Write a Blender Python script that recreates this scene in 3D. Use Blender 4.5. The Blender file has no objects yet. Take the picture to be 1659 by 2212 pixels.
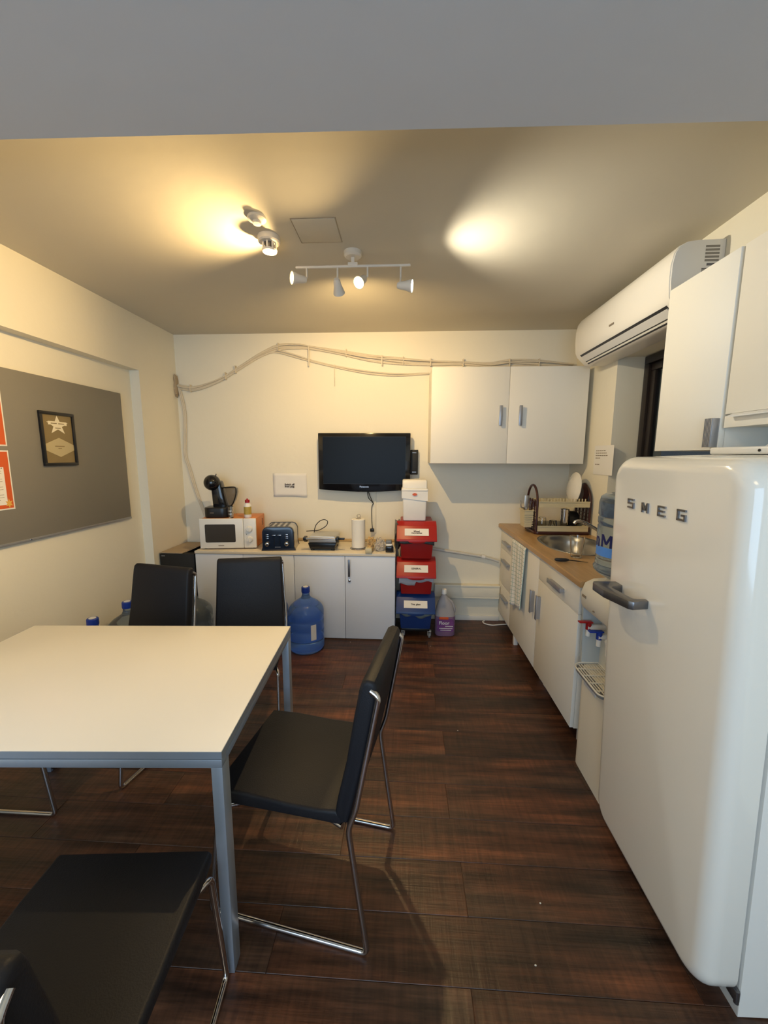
import bpy, bmesh, math, random
from mathutils import Vector, Matrix, Euler, noise
PI = math.pi
R = math.radians
random.seed(7)
sc = bpy.context.scene
COL = sc.collection

# ---------------------------------------------------------------- camera
cd = bpy.data.cameras.new('camera')
cam = bpy.data.objects.new('camera', cd)
COL.objects.link(cam)
cam.location = (0, 0, 1.48)
cam.rotation_euler = (Matrix.Rotation(0.0519, 3, 'Z') @ Matrix.Rotation(PI/2 - 0.1418, 3, 'X') @ Matrix.Rotation(0.0033, 3, 'Z')).to_euler()
cd.sensor_fit = 'HORIZONTAL'
cd.sensor_width = 36
cd.lens = 36 * 840 / 1659
cd.clip_start = 0.02
sc.camera = cam

# ---------------------------------------------------------------- world, exposure
w = bpy.data.worlds.new('world')
sc.world = w
w.use_nodes = True
w.node_tree.nodes['Background'].inputs[0].default_value = (0.30, 0.36, 0.42, 1)
w.node_tree.nodes['Background'].inputs[1].default_value = 0.12
sc.view_settings.view_transform = 'Standard'
sc.view_settings.look = 'None'
sc.view_settings.gamma = 1
sc.view_settings.use_curve_mapping = False
sc.view_settings.exposure = 0.18

WARM = (1.0, 0.69, 0.31)
COOL = (1.0, 0.90, 0.70)
DAY = (0.52, 0.74, 1.0)
SPOT_W = [62, 52, 58, 36]
DAY_W = 56
FILL_W = 9

def area(name, loc, rot, sx, sy, power, color):
    d = bpy.data.lights.new(name, 'AREA'); d.shape = 'RECTANGLE'; d.size = sx; d.size_y = sy
    d.energy = power; d.color = color
    o = bpy.data.objects.new(name, d); COL.objects.link(o)
    o.location = loc; o.rotation_euler = rot
    return o
# daylight through the window in the wall behind the camera
area('daylight', (-0.45, -1.73, 1.45), (R(-90), 0, R(180)), 2.4, 1.7, DAY_W, DAY)
# added unseen warm fill behind the camera, brightens back wall, cabinets and chairs
area('warm_fill', (-0.3, -0.6, 2.49), (0, 0, 0), 0.6, 0.6, FILL_W, (1.0, 0.74, 0.40))

# ---------------------------------------------------------------- materials
def newmat(name):
    m = bpy.data.materials.new(name); m.use_nodes = True
    return m, m.node_tree, m.node_tree.nodes['Principled BSDF']
def mat(name, col, rough=0.5, metal=0.0, var=0.0, scale=8.0, bump=0.0, bscale=60.0, coat=0.0, trans=0.0, ior=1.45, spec=0.5, emit=None, estr=0, alpha=1.0):
    m, nt, b = newmat(name)
    b.inputs['Roughness'].default_value = rough
    b.inputs['Metallic'].default_value = metal
    b.inputs['Coat Weight'].default_value = coat
    b.inputs['Coat Roughness'].default_value = 0.08
    b.inputs['Transmission Weight'].default_value = trans
    b.inputs['IOR'].default_value = ior
    b.inputs['Specular IOR Level'].default_value = spec
    b.inputs['Alpha'].default_value = alpha
    tc = nt.nodes.new('ShaderNodeTexCoord')
    n = nt.nodes.new('ShaderNodeTexNoise'); n.inputs['Scale'].default_value = scale; n.inputs['Detail'].default_value = 4
    nt.links.new(tc.outputs['Object'], n.inputs['Vector'])
    mx = nt.nodes.new('ShaderNodeMix'); mx.data_type = 'RGBA'
    a = [max(0, c * (1 - var)) for c in col]; c2 = [min(1, c * (1 + var)) for c in col]
    mx.inputs['A'].default_value = (*a, 1); mx.inputs['B'].default_value = (*c2, 1)
    nt.links.new(n.outputs['Fac'], mx.inputs['Factor'])
    nt.links.new(mx.outputs['Result'], b.inputs['Base Color'])
    if bump:
        n2 = nt.nodes.new('ShaderNodeTexNoise'); n2.inputs['Scale'].default_value = bscale; n2.inputs['Detail'].default_value = 3
        nt.links.new(tc.outputs['Object'], n2.inputs['Vector'])
        bp = nt.nodes.new('ShaderNodeBump'); bp.inputs['Strength'].default_value = bump; bp.inputs['Distance'].default_value = 0.01
        nt.links.new(n2.outputs['Fac'], bp.inputs['Height'])
        nt.links.new(bp.outputs['Normal'], b.inputs['Normal'])
    if emit:
        b.inputs['Emission Color'].default_value = (*emit, 1); b.inputs['Emission Strength'].default_value = estr
    return m

def wood_floor():
    m, nt, b = newmat('dark_wood_plank')
    L = nt.links
    tc = nt.nodes.new('ShaderNodeTexCoord'); oi = nt.nodes.new('ShaderNodeObjectInfo')
    ge = nt.nodes.new('ShaderNodeNewGeometry')
    mp = nt.nodes.new('ShaderNodeMapping'); mp.inputs['Scale'].default_value = (1.3, 13, 1)
    off = nt.nodes.new('ShaderNodeVectorMath'); off.operation = 'MULTIPLY_ADD'
    cx = nt.nodes.new('ShaderNodeCombineXYZ')
    L.new(oi.outputs['Random'], cx.inputs['X']); L.new(oi.outputs['Random'], cx.inputs['Y']); L.new(oi.outputs['Random'], cx.inputs['Z'])
    off.inputs[1].default_value = (37, 91, 53)
    L.new(cx.outputs[0], off.inputs[0]); L.new(ge.outputs['Position'], off.inputs[2])
    L.new(off.outputs[0], mp.inputs['Vector'])
    n1 = nt.nodes.new('ShaderNodeTexNoise'); n1.inputs['Scale'].default_value = 1.6; n1.inputs['Detail'].default_value = 6; n1.inputs['Roughness'].default_value = 0.62
    L.new(mp.outputs[0], n1.inputs['Vector'])
    r = nt.nodes.new('ShaderNodeValToRGB'); L.new(n1.outputs['Fac'], r.inputs['Fac'])
    e = r.color_ramp.elements
    e[0].position = 0.30; e[0].color = (0.018, 0.0095, 0.006, 1)
    e[1].position = 0.75; e[1].color = (0.135, 0.058, 0.028, 1)
    k = e.new(0.5); k.color = (0.060, 0.027, 0.0145, 1)
    # broad patches, drifting between reddish and grey-brown
    n3 = nt.nodes.new('ShaderNodeTexNoise'); n3.inputs['Scale'].default_value = 3.0; n3.inputs['Detail'].default_value = 2
    mp3 = nt.nodes.new('ShaderNodeMapping'); mp3.inputs['Scale'].default_value = (0.7, 2.2, 1)
    L.new(off.outputs[0], mp3.inputs['Vector']); L.new(mp3.outputs[0], n3.inputs['Vector'])
    mx = nt.nodes.new('ShaderNodeMix'); mx.data_type = 'RGBA'; mx.blend_type = 'MULTIPLY'; mx.inputs['Factor'].default_value = 1
    r3 = nt.nodes.new('ShaderNodeValToRGB'); e3 = r3.color_ramp.elements
    e3[0].position = 0.35; e3[0].color = (0.75, 0.85, 0.95, 1); e3[1].position = 0.65; e3[1].color = (1.25, 1.0, 0.86, 1)
    L.new(n3.outputs['Fac'], r3.inputs['Fac'])
    L.new(r.outputs['Color'], mx.inputs['A']); L.new(r3.outputs['Color'], mx.inputs['B'])
    hsv = nt.nodes.new('ShaderNodeHueSaturation')
    mr = nt.nodes.new('ShaderNodeMapRange'); mr.inputs['To Min'].default_value = 0.80; mr.inputs['To Max'].default_value = 1.45
    L.new(oi.outputs['Random'], mr.inputs['Value']); L.new(mr.outputs[0], hsv.inputs['Value'])
    L.new(mx.outputs['Result'], hsv.inputs['Color'])
    # saw marks across the grain
    mp2 = nt.nodes.new('ShaderNodeMapping'); mp2.inputs['Scale'].default_value = (70, 6, 1); mp2.inputs['Rotation'].default_value = (0, 0, 0.25)
    L.new(off.outputs[0], mp2.inputs['Vector'])
    n2 = nt.nodes.new('ShaderNodeTexNoise'); n2.inputs['Scale'].default_value = 1.0; n2.inputs['Detail'].default_value = 3
    L.new(mp2.outputs[0], n2.inputs['Vector'])
    mp4 = nt.nodes.new('ShaderNodeMapping'); mp4.inputs['Scale'].default_value = (6, 130, 1)
    L.new(off.outputs[0], mp4.inputs['Vector'])
    n4 = nt.nodes.new('ShaderNodeTexNoise'); n4.inputs['Scale'].default_value = 1.0; n4.inputs['Detail'].default_value = 4
    L.new(mp4.outputs[0], n4.inputs['Vector'])
    ad = nt.nodes.new('ShaderNodeMath'); ad.operation = 'ADD'
    L.new(n2.outputs['Fac'], ad.inputs[0]); L.new(n4.outputs['Fac'], ad.inputs[1])
    r2 = nt.nodes.new('ShaderNodeMapRange'); r2.inputs['From Min'].default_value = 0.7; r2.inputs['From Max'].default_value = 1.3
    r2.inputs['To Min'].default_value = 0.62; r2.inputs['To Max'].default_value = 1.35
    L.new(ad.outputs[0], r2.inputs['Value'])
    vm = nt.nodes.new('ShaderNodeVectorMath'); vm.operation = 'SCALE'
    L.new(hsv.outputs[0], vm.inputs[0]); L.new(r2.outputs[0], vm.inputs['Scale'])
    L.new(vm.outputs[0], b.inputs['Base Color'])
    rr = nt.nodes.new('ShaderNodeMapRange'); rr.inputs['To Min'].default_value = 0.30; rr.inputs['To Max'].default_value = 0.52
    L.new(n1.outputs['Fac'], rr.inputs['Value']); L.new(rr.outputs[0], b.inputs['Roughness'])
    bp = nt.nodes.new('ShaderNodeBump'); bp.inputs['Strength'].default_value = 0.35; bp.inputs['Distance'].default_value = 0.004
    L.new(ad.outputs[0], bp.inputs['Height']); L.new(bp.outputs[0], b.inputs['Normal'])
    return m

def wood_top():
    m, nt, b = newmat('beech_laminate'); L = nt.links
    tc = nt.nodes.new('ShaderNodeTexCoord'); mp = nt.nodes.new('ShaderNodeMapping'); mp.inputs['Scale'].default_value = (40, 3, 10)
    L.new(tc.outputs['Object'], mp.inputs['Vector'])
    n = nt.nodes.new('ShaderNodeTexNoise'); n.inputs['Scale'].default_value = 1.5; n.inputs['Detail'].default_value = 4; L.new(mp.outputs[0], n.inputs['Vector'])
    r = nt.nodes.new('ShaderNodeValToRGB'); e = r.color_ramp.elements
    e[0].position = 0.3; e[0].color = (0.40, 0.235, 0.095, 1); e[1].position = 0.7; e[1].color = (0.50, 0.31, 0.135, 1)
    L.new(n.outputs['Fac'], r.inputs['Fac']); L.new(r.outputs[0], b.inputs['Base Color'])
    b.inputs['Roughness'].default_value = 0.32
    return m

def towel_mat():
    m, nt, b = newmat('checked_cotton'); L = nt.links
    tc = nt.nodes.new('ShaderNodeTexCoord'); sp = nt.nodes.new('ShaderNodeSeparateXYZ'); L.new(tc.outputs['UV'], sp.inputs[0])
    prev = None
    for ax, s in (('X', 8.0), ('Y', 17.0)):
        mu = nt.nodes.new('ShaderNodeMath'); mu.operation = 'MULTIPLY'; mu.inputs[1].default_value = s; L.new(sp.outputs[ax], mu.inputs[0])
        fr = nt.nodes.new('ShaderNodeMath'); fr.operation = 'FRACT'; L.new(mu.outputs[0], fr.inputs[0])
        lt = nt.nodes.new('ShaderNodeMath'); lt.operation = 'LESS_THAN'; lt.inputs[1].default_value = 0.13; L.new(fr.outputs[0], lt.inputs[0])
        if prev is None: prev = lt
        else:
            mxm = nt.nodes.new('ShaderNodeMath'); mxm.operation = 'MAXIMUM'; L.new(prev.outputs[0], mxm.inputs[0]); L.new(lt.outputs[0], mxm.inputs[1]); prev = mxm
    mx = nt.nodes.new('ShaderNodeMix'); mx.data_type = 'RGBA'; mx.inputs['A'].default_value = (0.80, 0.80, 0.76, 1); mx.inputs['B'].default_value = (0.34, 0.46, 0.43, 1)
    L.new(prev.outputs[0], mx.inputs['Factor']); L.new(mx.outputs['Result'], b.inputs['Base Color'])
    b.inputs['Roughness'].default_value = 0.95
    return m

M = dict(
    wall=mat('wall_paint', (0.82, 0.765, 0.62), 0.75, var=0.015, scale=3, bump=0.12, bscale=25),
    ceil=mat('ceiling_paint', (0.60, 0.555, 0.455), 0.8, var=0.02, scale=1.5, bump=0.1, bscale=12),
    beam=mat('shaded_beam_white', (0.57, 0.58, 0.61), 0.8, var=0.03, scale=2.5, bump=0.1, bscale=12),  # white paint, its shade and bluish daylight put into the colour
    floor=wood_floor(), top=wood_top(), towel=towel_mat(),
    white=mat('white_melamine', (0.80, 0.77, 0.69), 0.55, var=0.01, scale=2),
    sidedaytint=mat('daylight_tinted_melamine', (0.70, 0.74, 0.82), 0.5, var=0.01, scale=2),  # white melamine with the blue cast of the daylight put into its colour
    board=mat('white_board_edge', (0.72, 0.71, 0.68), 0.5),
    sidetop=mat('cream_laminate', (0.74, 0.66, 0.52), 0.45, var=0.03, scale=6),
    table=mat('white_laminate_tabletop', (0.82, 0.80, 0.75), 0.30, var=0.01, scale=3),
    silver=mat('silver_paint', (0.36, 0.42, 0.50), 0.38, 0.55, var=0.03, scale=40),
    leather=mat('black_faux_leather', (0.012, 0.0125, 0.016), 0.50, var=0.2, scale=5, bump=0.10, bscale=260, spec=0.28),
    chrome=mat('chrome', (0.62, 0.60, 0.60), 0.13, 1.0, var=0.02),
    steel=mat('brushed_steel', (0.66, 0.64, 0.60), 0.38, 0.85, var=0.06, scale=30),
    sink=mat('sink_steel', (0.36, 0.36, 0.36), 0.30, 1.0, var=0.08, scale=20),
    alu=mat('brushed_aluminium', (0.42, 0.43, 0.46), 0.4, 0.8, var=0.04, scale=50),
    handle=mat('grey_metal_handle', (0.20, 0.20, 0.21), 0.33, 0.9, var=0.03, scale=30),
    fridge=mat('cream_enamel', (0.80, 0.78, 0.71), 0.16, var=0.008, scale=2, coat=0.6),
    fridgeside=mat('cream_enamel_side', (0.78, 0.77, 0.72), 0.3, var=0.01, scale=2, coat=0.2),
    gasket=mat('dark_gasket', (0.05, 0.055, 0.06), 0.6),
    plastic=mat('white_plastic', (0.78, 0.76, 0.71), 0.38, var=0.01),
    acw=mat('ac_plastic', (0.84, 0.80, 0.72), 0.35, var=0.01),
    acside=mat('ac_side_plastic', (0.72, 0.70, 0.66), 0.45, var=0.01),
    cream=mat('cream_plastic', (0.62, 0.53, 0.33), 0.45, var=0.04),
    disp=mat('dispenser_plastic', (0.74, 0.70, 0.60), 0.35, var=0.015),
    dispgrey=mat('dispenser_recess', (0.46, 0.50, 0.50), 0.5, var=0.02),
    brown=mat('brown_plastic', (0.050, 0.014, 0.012), 0.3, var=0.1),
    black=mat('black_plastic', (0.010, 0.010, 0.011), 0.30, var=0.1),
    gloss=mat('gloss_black', (0.006, 0.006, 0.008), 0.12, coat=0.3),
    screen=mat('tv_screen', (0.006, 0.008, 0.012), 0.30, var=0.2, scale=2, spec=0.12),
    matteblack=mat('matte_black', (0.010, 0.010, 0.010), 0.6, var=0.1),
    toaster=mat('dark_blue_enamel', (0.010, 0.018, 0.040), 0.22, coat=0.4),
    orange=mat('orange_enamel', (0.62, 0.20, 0.035), 0.4, var=0.05),
    mwglass=mat('microwave_door_glass', (0.045, 0.038, 0.032), 0.25),
    red=mat('red_plastic', (0.36, 0.012, 0.010), 0.38, var=0.06),
    blue=mat('blue_plastic', (0.010, 0.040, 0.17), 0.38, var=0.06),
    capblue=mat('blue_cap_plastic', (0.010, 0.04, 0.30), 0.4),
    redcap=mat('red_cap_plastic', (0.34, 0.008, 0.010), 0.35),
    liner=mat('dark_bin_liner', (0.05, 0.045, 0.04), 0.28, var=0.3, scale=20, bump=0.4, bscale=30),
    linerw=mat('pale_bin_liner', (0.42, 0.42, 0.46), 0.3, var=0.15, scale=20, bump=0.4, bscale=30),
    linerc=mat('greenish_bin_liner', (0.16, 0.19, 0.18), 0.25, var=0.3, scale=25, bump=0.4, bscale=30),
    paper=mat('white_paper', (0.80, 0.77, 0.71), 0.8, var=0.02, scale=5),
    ink=mat('ink', (0.05, 0.035, 0.03), 0.7),
    inkgrey=mat('grey_ink', (0.25, 0.20, 0.14), 0.7),
    notice=mat('grey_noticeboard', (0.22, 0.205, 0.175), 0.55, 0.0, var=0.03, scale=2, bump=0.05, bscale=200),
    orangered=mat('orange_red_print', (0.62, 0.10, 0.02), 0.5, var=0.12, scale=4),
    gold=mat('gold_print', (0.75, 0.42, 0.08), 0.5),
    bronze=mat('bronze_print', (0.24, 0.175, 0.075), 0.4, var=0.1, scale=10),
    bronzelight=mat('pale_gold_print', (0.52, 0.43, 0.24), 0.5),
    starwhite=mat('cream_print', (0.85, 0.76, 0.55), 0.5),
    pipe=mat('cream_cable', (0.66, 0.58, 0.44), 0.55, var=0.06, scale=20),
    pipegrey=mat('painted_pipe', (0.55, 0.53, 0.48), 0.5, var=0.04),
    darkframe=mat('dark_window_frame', (0.022, 0.016, 0.014), 0.35, var=0.1),
    glass=mat('clear_glass', (0.97, 0.97, 0.95), 0.02, trans=1.0, ior=1.45),
    pane=mat('window_glass', (0.9, 0.93, 0.93), 0.02, trans=1.0, ior=1.1),
    bottle=mat('blue_bottle', (0.22, 0.42, 0.86), 0.08, var=0.03, trans=0.82, ior=1.33),
    bottleclear=mat('grey_blue_bottle', (0.42, 0.52, 0.62), 0.07, var=0.03, trans=0.86, ior=1.33),
    tank=mat('smoky_tank', (0.30, 0.28, 0.25), 0.08, trans=0.8, ior=1.2),
    purple=mat('purple_liquid_bottle', (0.40, 0.24, 0.40), 0.15, trans=0.45, ior=1.33, var=0.1),
    jugtop=mat('cloudy_bottle_plastic', (0.62, 0.60, 0.62), 0.25, trans=0.5, ior=1.2),
    purplelabel=mat('purple_label', (0.16, 0.05, 0.20), 0.4, var=0.4, scale=40),
    lblue=mat('pale_blue_label', (0.10, 0.30, 0.80), 0.4, var=0.1, scale=20),
    navy=mat('navy_ink', (0.01, 0.015, 0.11), 0.5),
    salt=mat('yellow_label', (0.45, 0.32, 0.06), 0.5, var=0.1, scale=40),
    card=mat('cardboard', (0.42, 0.33, 0.22), 0.8, var=0.06, scale=10),
    kraft=mat('kraft_paper', (0.55, 0.38, 0.18), 0.7, var=0.12, scale=30, bump=0.5, bscale=40),
    film=mat('clear_film_bag', (0.80, 0.76, 0.70), 0.2, trans=0.6, ior=1.15, bump=0.6, bscale=30),
    roll=mat('kitchen_paper', (0.82, 0.79, 0.72), 0.9, var=0.01, bump=0.2, bscale=120),
    rubber=mat('black_rubber', (0.015, 0.015, 0.015), 0.5),
    wheel=mat('grey_caster', (0.20, 0.20, 0.20), 0.4),
    bulbwarm=mat('warm_lamp_face', (0.2, 0.15, 0.1), 0.3, emit=(1.0, 0.62, 0.16), estr=14),
    bulbcool=mat('cool_lamp_face', (0.2, 0.2, 0.2), 0.3, emit=(1.0, 0.93, 0.72), estr=14),
    bulboff=mat('dark_lamp_face', (0.3, 0.28, 0.25), 0.3, emit=(1.0, 0.62, 0.16), estr=14),
    lampwhite=mat('lamp_plastic', (0.66, 0.62, 0.55), 0.4, var=0.01),
    china=mat('white_china', (0.82, 0.79, 0.72), 0.15, coat=0.5),
    label=mat('sticker_paper', (0.66, 0.66, 0.66), 0.6, var=0.05, scale=30),
    crumb=mat('pale_crumb', (0.6, 0.55, 0.45), 0.8),
)

# ---------------------------------------------------------------- mesh helpers
WM = {}
def link(o): COL.objects.link(o); return o
class B:
    def __init__(s): s.bm = bmesh.new()
    def _bev(s, geom_faces, off, seg, edges=None):
        es = edges if edges is not None else list({e for f in geom_faces for e in f.edges})
        bmesh.ops.bevel(s.bm, geom=es, offset=off, segments=seg, affect='EDGES', profile=0.5, clamp_overlap=True)
    def box(s, x0, x1, y0, y1, z0, z1, bev=0.0, seg=2, mtx=None):
        v = [s.bm.verts.new((x, y, z)) for x in (x0, x1) for y in (y0, y1) for z in (z0, z1)]
        fs = [s.bm.faces.new([v[i] for i in q]) for q in ((0,1,3,2),(4,6,7,5),(0,4,5,1),(2,3,7,6),(0,2,6,4),(1,5,7,3))]
        if mtx is not None:
            for a in v: a.co = mtx @ a.co
        if bev: s._bev(fs, bev, seg)
        return s
    def prism(s, poly, axis, a, b, bev=0.0, seg=2, which=None, taper=None):
        """poly in the plane across axis, extruded from a to b. x:(y,z) y:(x,z) z:(x,y)"""
        def P(u, v, t):
            return {'x': (t, u, v), 'y': (u, t, v), 'z': (u, v, t)}[axis]
        A = [s.bm.verts.new(P(u, v, a)) for u, v in poly]
        Bv = [s.bm.verts.new(P(u, v, b)) for u, v in poly]
        n = len(poly)
        fs = [s.bm.faces.new(A), s.bm.faces.new(Bv[::-1])]
        for i in range(n): fs.append(s.bm.faces.new((A[i], Bv[i], Bv[(i+1) % n], A[(i+1) % n])))
        bmesh.ops.recalc_face_normals(s.bm, faces=fs)
        if bev:
            if which == 'a': es = list(fs[0].edges)
            elif which == 'b': es = list(fs[1].edges)
            elif which == 'ab': es = list(fs[0].edges) + list(fs[1].edges)
            else: es = None
            s._bev(fs, bev, seg, es)
        return s
    def lathe(s, prof, c=(0, 0, 0), seg=32, axis='z', mtx=None, sx=1, sy=1):
        rings = []
        for r, z in prof:
            if r < 1e-6: rings.append([s.bm.verts.new((0, 0, z))])
            else: rings.append([s.bm.verts.new((r*sx*math.cos(2*PI*i/seg), r*sy*math.sin(2*PI*i/seg), z)) for i in range(seg)])
        new = [v for r in rings for v in r]
        fs = []
        for a, b in zip(rings[:-1], rings[1:]):
            for i in range(seg):
                j = (i+1) % seg
                if len(a) == 1 and len(b) == 1: continue
                if len(a) == 1: fs.append(s.bm.faces.new((a[0], b[i], b[j])))
                elif len(b) == 1: fs.append(s.bm.faces.new((a[i], b[0], a[j])))
                else: fs.append(s.bm.faces.new((a[i], b[i], b[j], a[j])))
        rot = {'z': Matrix(), 'x': Matrix.Rotation(PI/2, 4, 'Y'), 'y': Matrix.Rotation(-PI/2, 4, 'X')}[axis]
        T = Matrix.Translation(c) @ rot
        if mtx is not None: T = mtx
        for v in new: v.co = T @ v.co
        bmesh.ops.recalc_face_normals(s.bm, faces=fs)
        return s
    def cyl(s, r, z0, z1, c=(0, 0), seg=24, bev=0.0, axis='z', r2=None):
        r2 = r if r2 is None else r2
        b = min(bev, r*0.5)
        prof = [(0, z0)] + ([(r-b, z0), (r, z0+b)] if b else [(r, z0)]) + ([(r2, z1-b), (r2-b, z1)] if b else [(r2, z1)]) + [(0, z1)]
        if axis == 'z': cc = (c[0], c[1], 0)
        elif axis == 'x': cc = (0, c[0], c[1])
        else: cc = (c[0], 0, c[1])
        return s.lathe(prof, cc, seg, axis)
    def tube(s, pts, r, seg=10, closed=False, caps=True, rr=None):
        pts = [Vector(p) for p in pts]; n = len(pts)
        up = None; rings = []
        for i, p in enumerate(pts):
            if closed: t = (pts[(i+1) % n] - pts[i-1])
            else: t = pts[min(i+1, n-1)] - pts[max(i-1, 0)]
            t.normalize()
            if up is None:
                up = Vector((0, 0, 1)) if abs(t.z) < 0.9 else Vector((1, 0, 0))
            up = (up - t * up.dot(t)).normalized()
            side = t.cross(up)
            rad = rr[i] if rr else r
            rings.append([s.bm.verts.new(p + (up*math.cos(2*PI*k/seg) + side*math.sin(2*PI*k/seg))*rad) for k in range(seg)])
        fs = []
        m = n if closed else n-1
        for i in range(m):
            a, b = rings[i], rings[(i+1) % n]
            for k in range(seg):
                fs.append(s.bm.faces.new((a[k], a[(k+1) % seg], b[(k+1) % seg], b[k])))
        if caps and not closed:
            fs.append(s.bm.faces.new(rings[0])); fs.append(s.bm.faces.new(rings[-1][::-1]))
        bmesh.ops.recalc_face_normals(s.bm, faces=fs)
        return s
    def sphere(s, c, r, seg=24, rings=16, sc=(1, 1, 1)):
        prof = [(math.sin(PI*i/rings), -math.cos(PI*i/rings)) for i in range(rings+1)]
        prof[0] = (0, -1); prof[-1] = (0, 1)
        mt = Matrix.Translation(c) @ Matrix.Diagonal((r*sc[0], r*sc[1], r*sc[2], 1))
        return s.lathe(prof, seg=seg, mtx=mt)
    def quad(s, pts):
        s.bm.faces.new([s.bm.verts.new(p) for p in pts]); return s
    def blob(s, c, size, amp=0.2, freq=3.0, seed=0, sub=3, flat=True, boxy=0.5):
        r = bmesh.ops.create_icosphere(s.bm, subdivisions=sub, radius=1)
        for v in r['verts']:
            d = v.co.normalized()
            m = max(abs(d.x), abs(d.y), abs(d.z))
            q = d * (1-boxy) + d/m * boxy
            k = 1 + amp * noise.noise(d*freq + Vector((seed*7.3, seed*3.1, seed)))
            q = q * k
            v.co = Vector((c[0] + q.x*size[0], c[1] + q.y*size[1], c[2] + q.z*size[2]))
            if flat and v.co.z < c[2]-size[2]*0.92: v.co.z = c[2]-size[2]*0.92
        return s

def fillet(pts, r, n=5):
    """round the corners of a 3-D path"""
    pts = [Vector(p) for p in pts]; out = [pts[0]]
    for i in range(1, len(pts)-1):
        a, b, c = pts[i-1], pts[i], pts[i+1]
        d1 = (a-b); d2 = (c-b); L = min(r, d1.length*0.49, d2.length*0.49)
        p1 = b + d1.normalized()*L; p2 = b + d2.normalized()*L
        for k in range(n+1):
            t = k/n; out.append(p1*(1-t)**2 + b*2*t*(1-t) + p2*t*t)
    out.append(pts[-1]); return out
def spline(pts, n=6):
    pts = [Vector(p) for p in pts]; out = []
    P = [pts[0]*2-pts[1]] + pts + [pts[-1]*2-pts[-2]]
    for i in range(1, len(P)-2):
        a, b, c, d = P[i-1:i+3]
        for k in range(n):
            t = k/n
            out.append(0.5*((2*b) + (-a+c)*t + (2*a-5*b+4*c-d)*t*t + (-a+3*b-3*c+d)*t**3))
    out.append(pts[-1]); return out
def rrect(u0, u1, v0, v1, r, n=5, rs=None):
    """rounded rectangle, rs = radii at (u0v0, u1v0, u1v1, u0v1)"""
    rs = rs or (r,)*4; out = []
    for (cu, cv, a0), q in zip(((u0, v0, 180), (u1, v0, 270), (u1, v1, 0), (u0, v1, 90)), rs):
        if q <= 0: out.append((cu, cv)); continue
        ou = cu + (q if cu == u0 else -q); ov = cv + (q if cv == v0 else -q)
        for k in range(n+1):
            a = R(a0 + 90*k/n); out.append((ou + q*math.cos(a), ov + q*math.sin(a)))
    return out

def finish(bm, name, m, parent, angle=38, doubles=False):
    me = bpy.data.meshes.new(name)
    c = math.cos(R(angle))
    for f in bm.faces: f.smooth = True
    bm.normal_update()
    for e in bm.edges:
        if len(e.link_faces) == 2 and e.link_faces[0].normal.dot(e.link_faces[1].normal) < c: e.smooth = False
    bm.to_mesh(me); bm.free()
    me.materials.append(m)
    return mobj(name, me, parent)
def mobj(name, me, parent):
    o = bpy.data.objects.new(name, me); link(o)
    if parent is not None:
        Wp = WM.get(parent.name, Matrix())
        me.transform(Wp.inverted())
        o.parent = parent
        WM[o.name] = Wp
    else: WM[o.name] = Matrix()
    return o
def ob(name, b, m, parent=None, label=None, cat=None, group=None, kind=None, angle=38):
    o = finish(b.bm, name, m, parent, angle)
    tag(o, label, cat, group, kind)
    return o
def tag(o, label=None, cat=None, group=None, kind=None):
    if label: o['label'] = label
    if cat: o['category'] = cat
    if group: o['group'] = group
    if kind: o['kind'] = kind
    return o
def thing(name, label, cat, loc=(0, 0, 0), rz=0.0, group=None, kind=None):
    o = bpy.data.objects.new(name, None); link(o); o.empty_display_size = 0.05
    o.location = loc; o.rotation_euler = (0, 0, rz)
    WM[o.name] = Matrix.Translation(loc) @ Matrix.Rotation(rz, 4, 'Z')
    return tag(o, label, cat, group, kind)
def local(parent):
    """parts of this thing are drawn in its own coordinates"""
    WM[parent.name] = Matrix(); return parent
def clone(root, loc, rz, label=None, group=None):
    def cp(o, par):
        c = o.copy(); link(c)
        if par is not None: c.parent = par
        for ch in [x for x in bpy.data.objects if x.parent == o]: cp(ch, c)
        return c
    r = cp(root, None); r.location = loc; r.rotation_euler = (0, 0, rz)
    if label: r['label'] = label
    if group: r['group'] = group
    return r
def text(s, size, m, parent, mtx, name='lettering', thick=0.0008, bold=0.0, align='CENTER', spacing=1.0, bend=None, cat=None, line=1.0):
    cu = bpy.data.curves.new(name, 'FONT'); cu.body = s; cu.size = size; cu.extrude = thick; cu.offset = bold
    cu.align_x = align; cu.align_y = 'CENTER'; cu.space_character = spacing; cu.resolution_u = 3; cu.space_line = line
    t = bpy.data.objects.new('tmp', cu); link(t)
    bpy.context.view_layer.update()
    me = bpy.data.meshes.new_from_object(t.evaluated_get(bpy.context.evaluated_depsgraph_get()))
    bpy.data.objects.remove(t); bpy.data.curves.remove(cu)
    me.name = name
    if bend:
        for v in me.vertices:
            a = v.co.x / bend; r = bend + v.co.z
            v.co = Vector((r*math.sin(a), v.co.y, r*math.cos(a)))
    me.transform(mtx); me.materials.clear(); me.materials.append(m)
    return mobj(name, me, parent)
def frame(origin, xdir, ydir):
    x = Vector(xdir).normalized(); y = Vector(ydir).normalized(); z = x.cross(y)
    m = Matrix((x, y, z)).transposed().to_4x4(); m.translation = Vector(origin); return m

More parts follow.
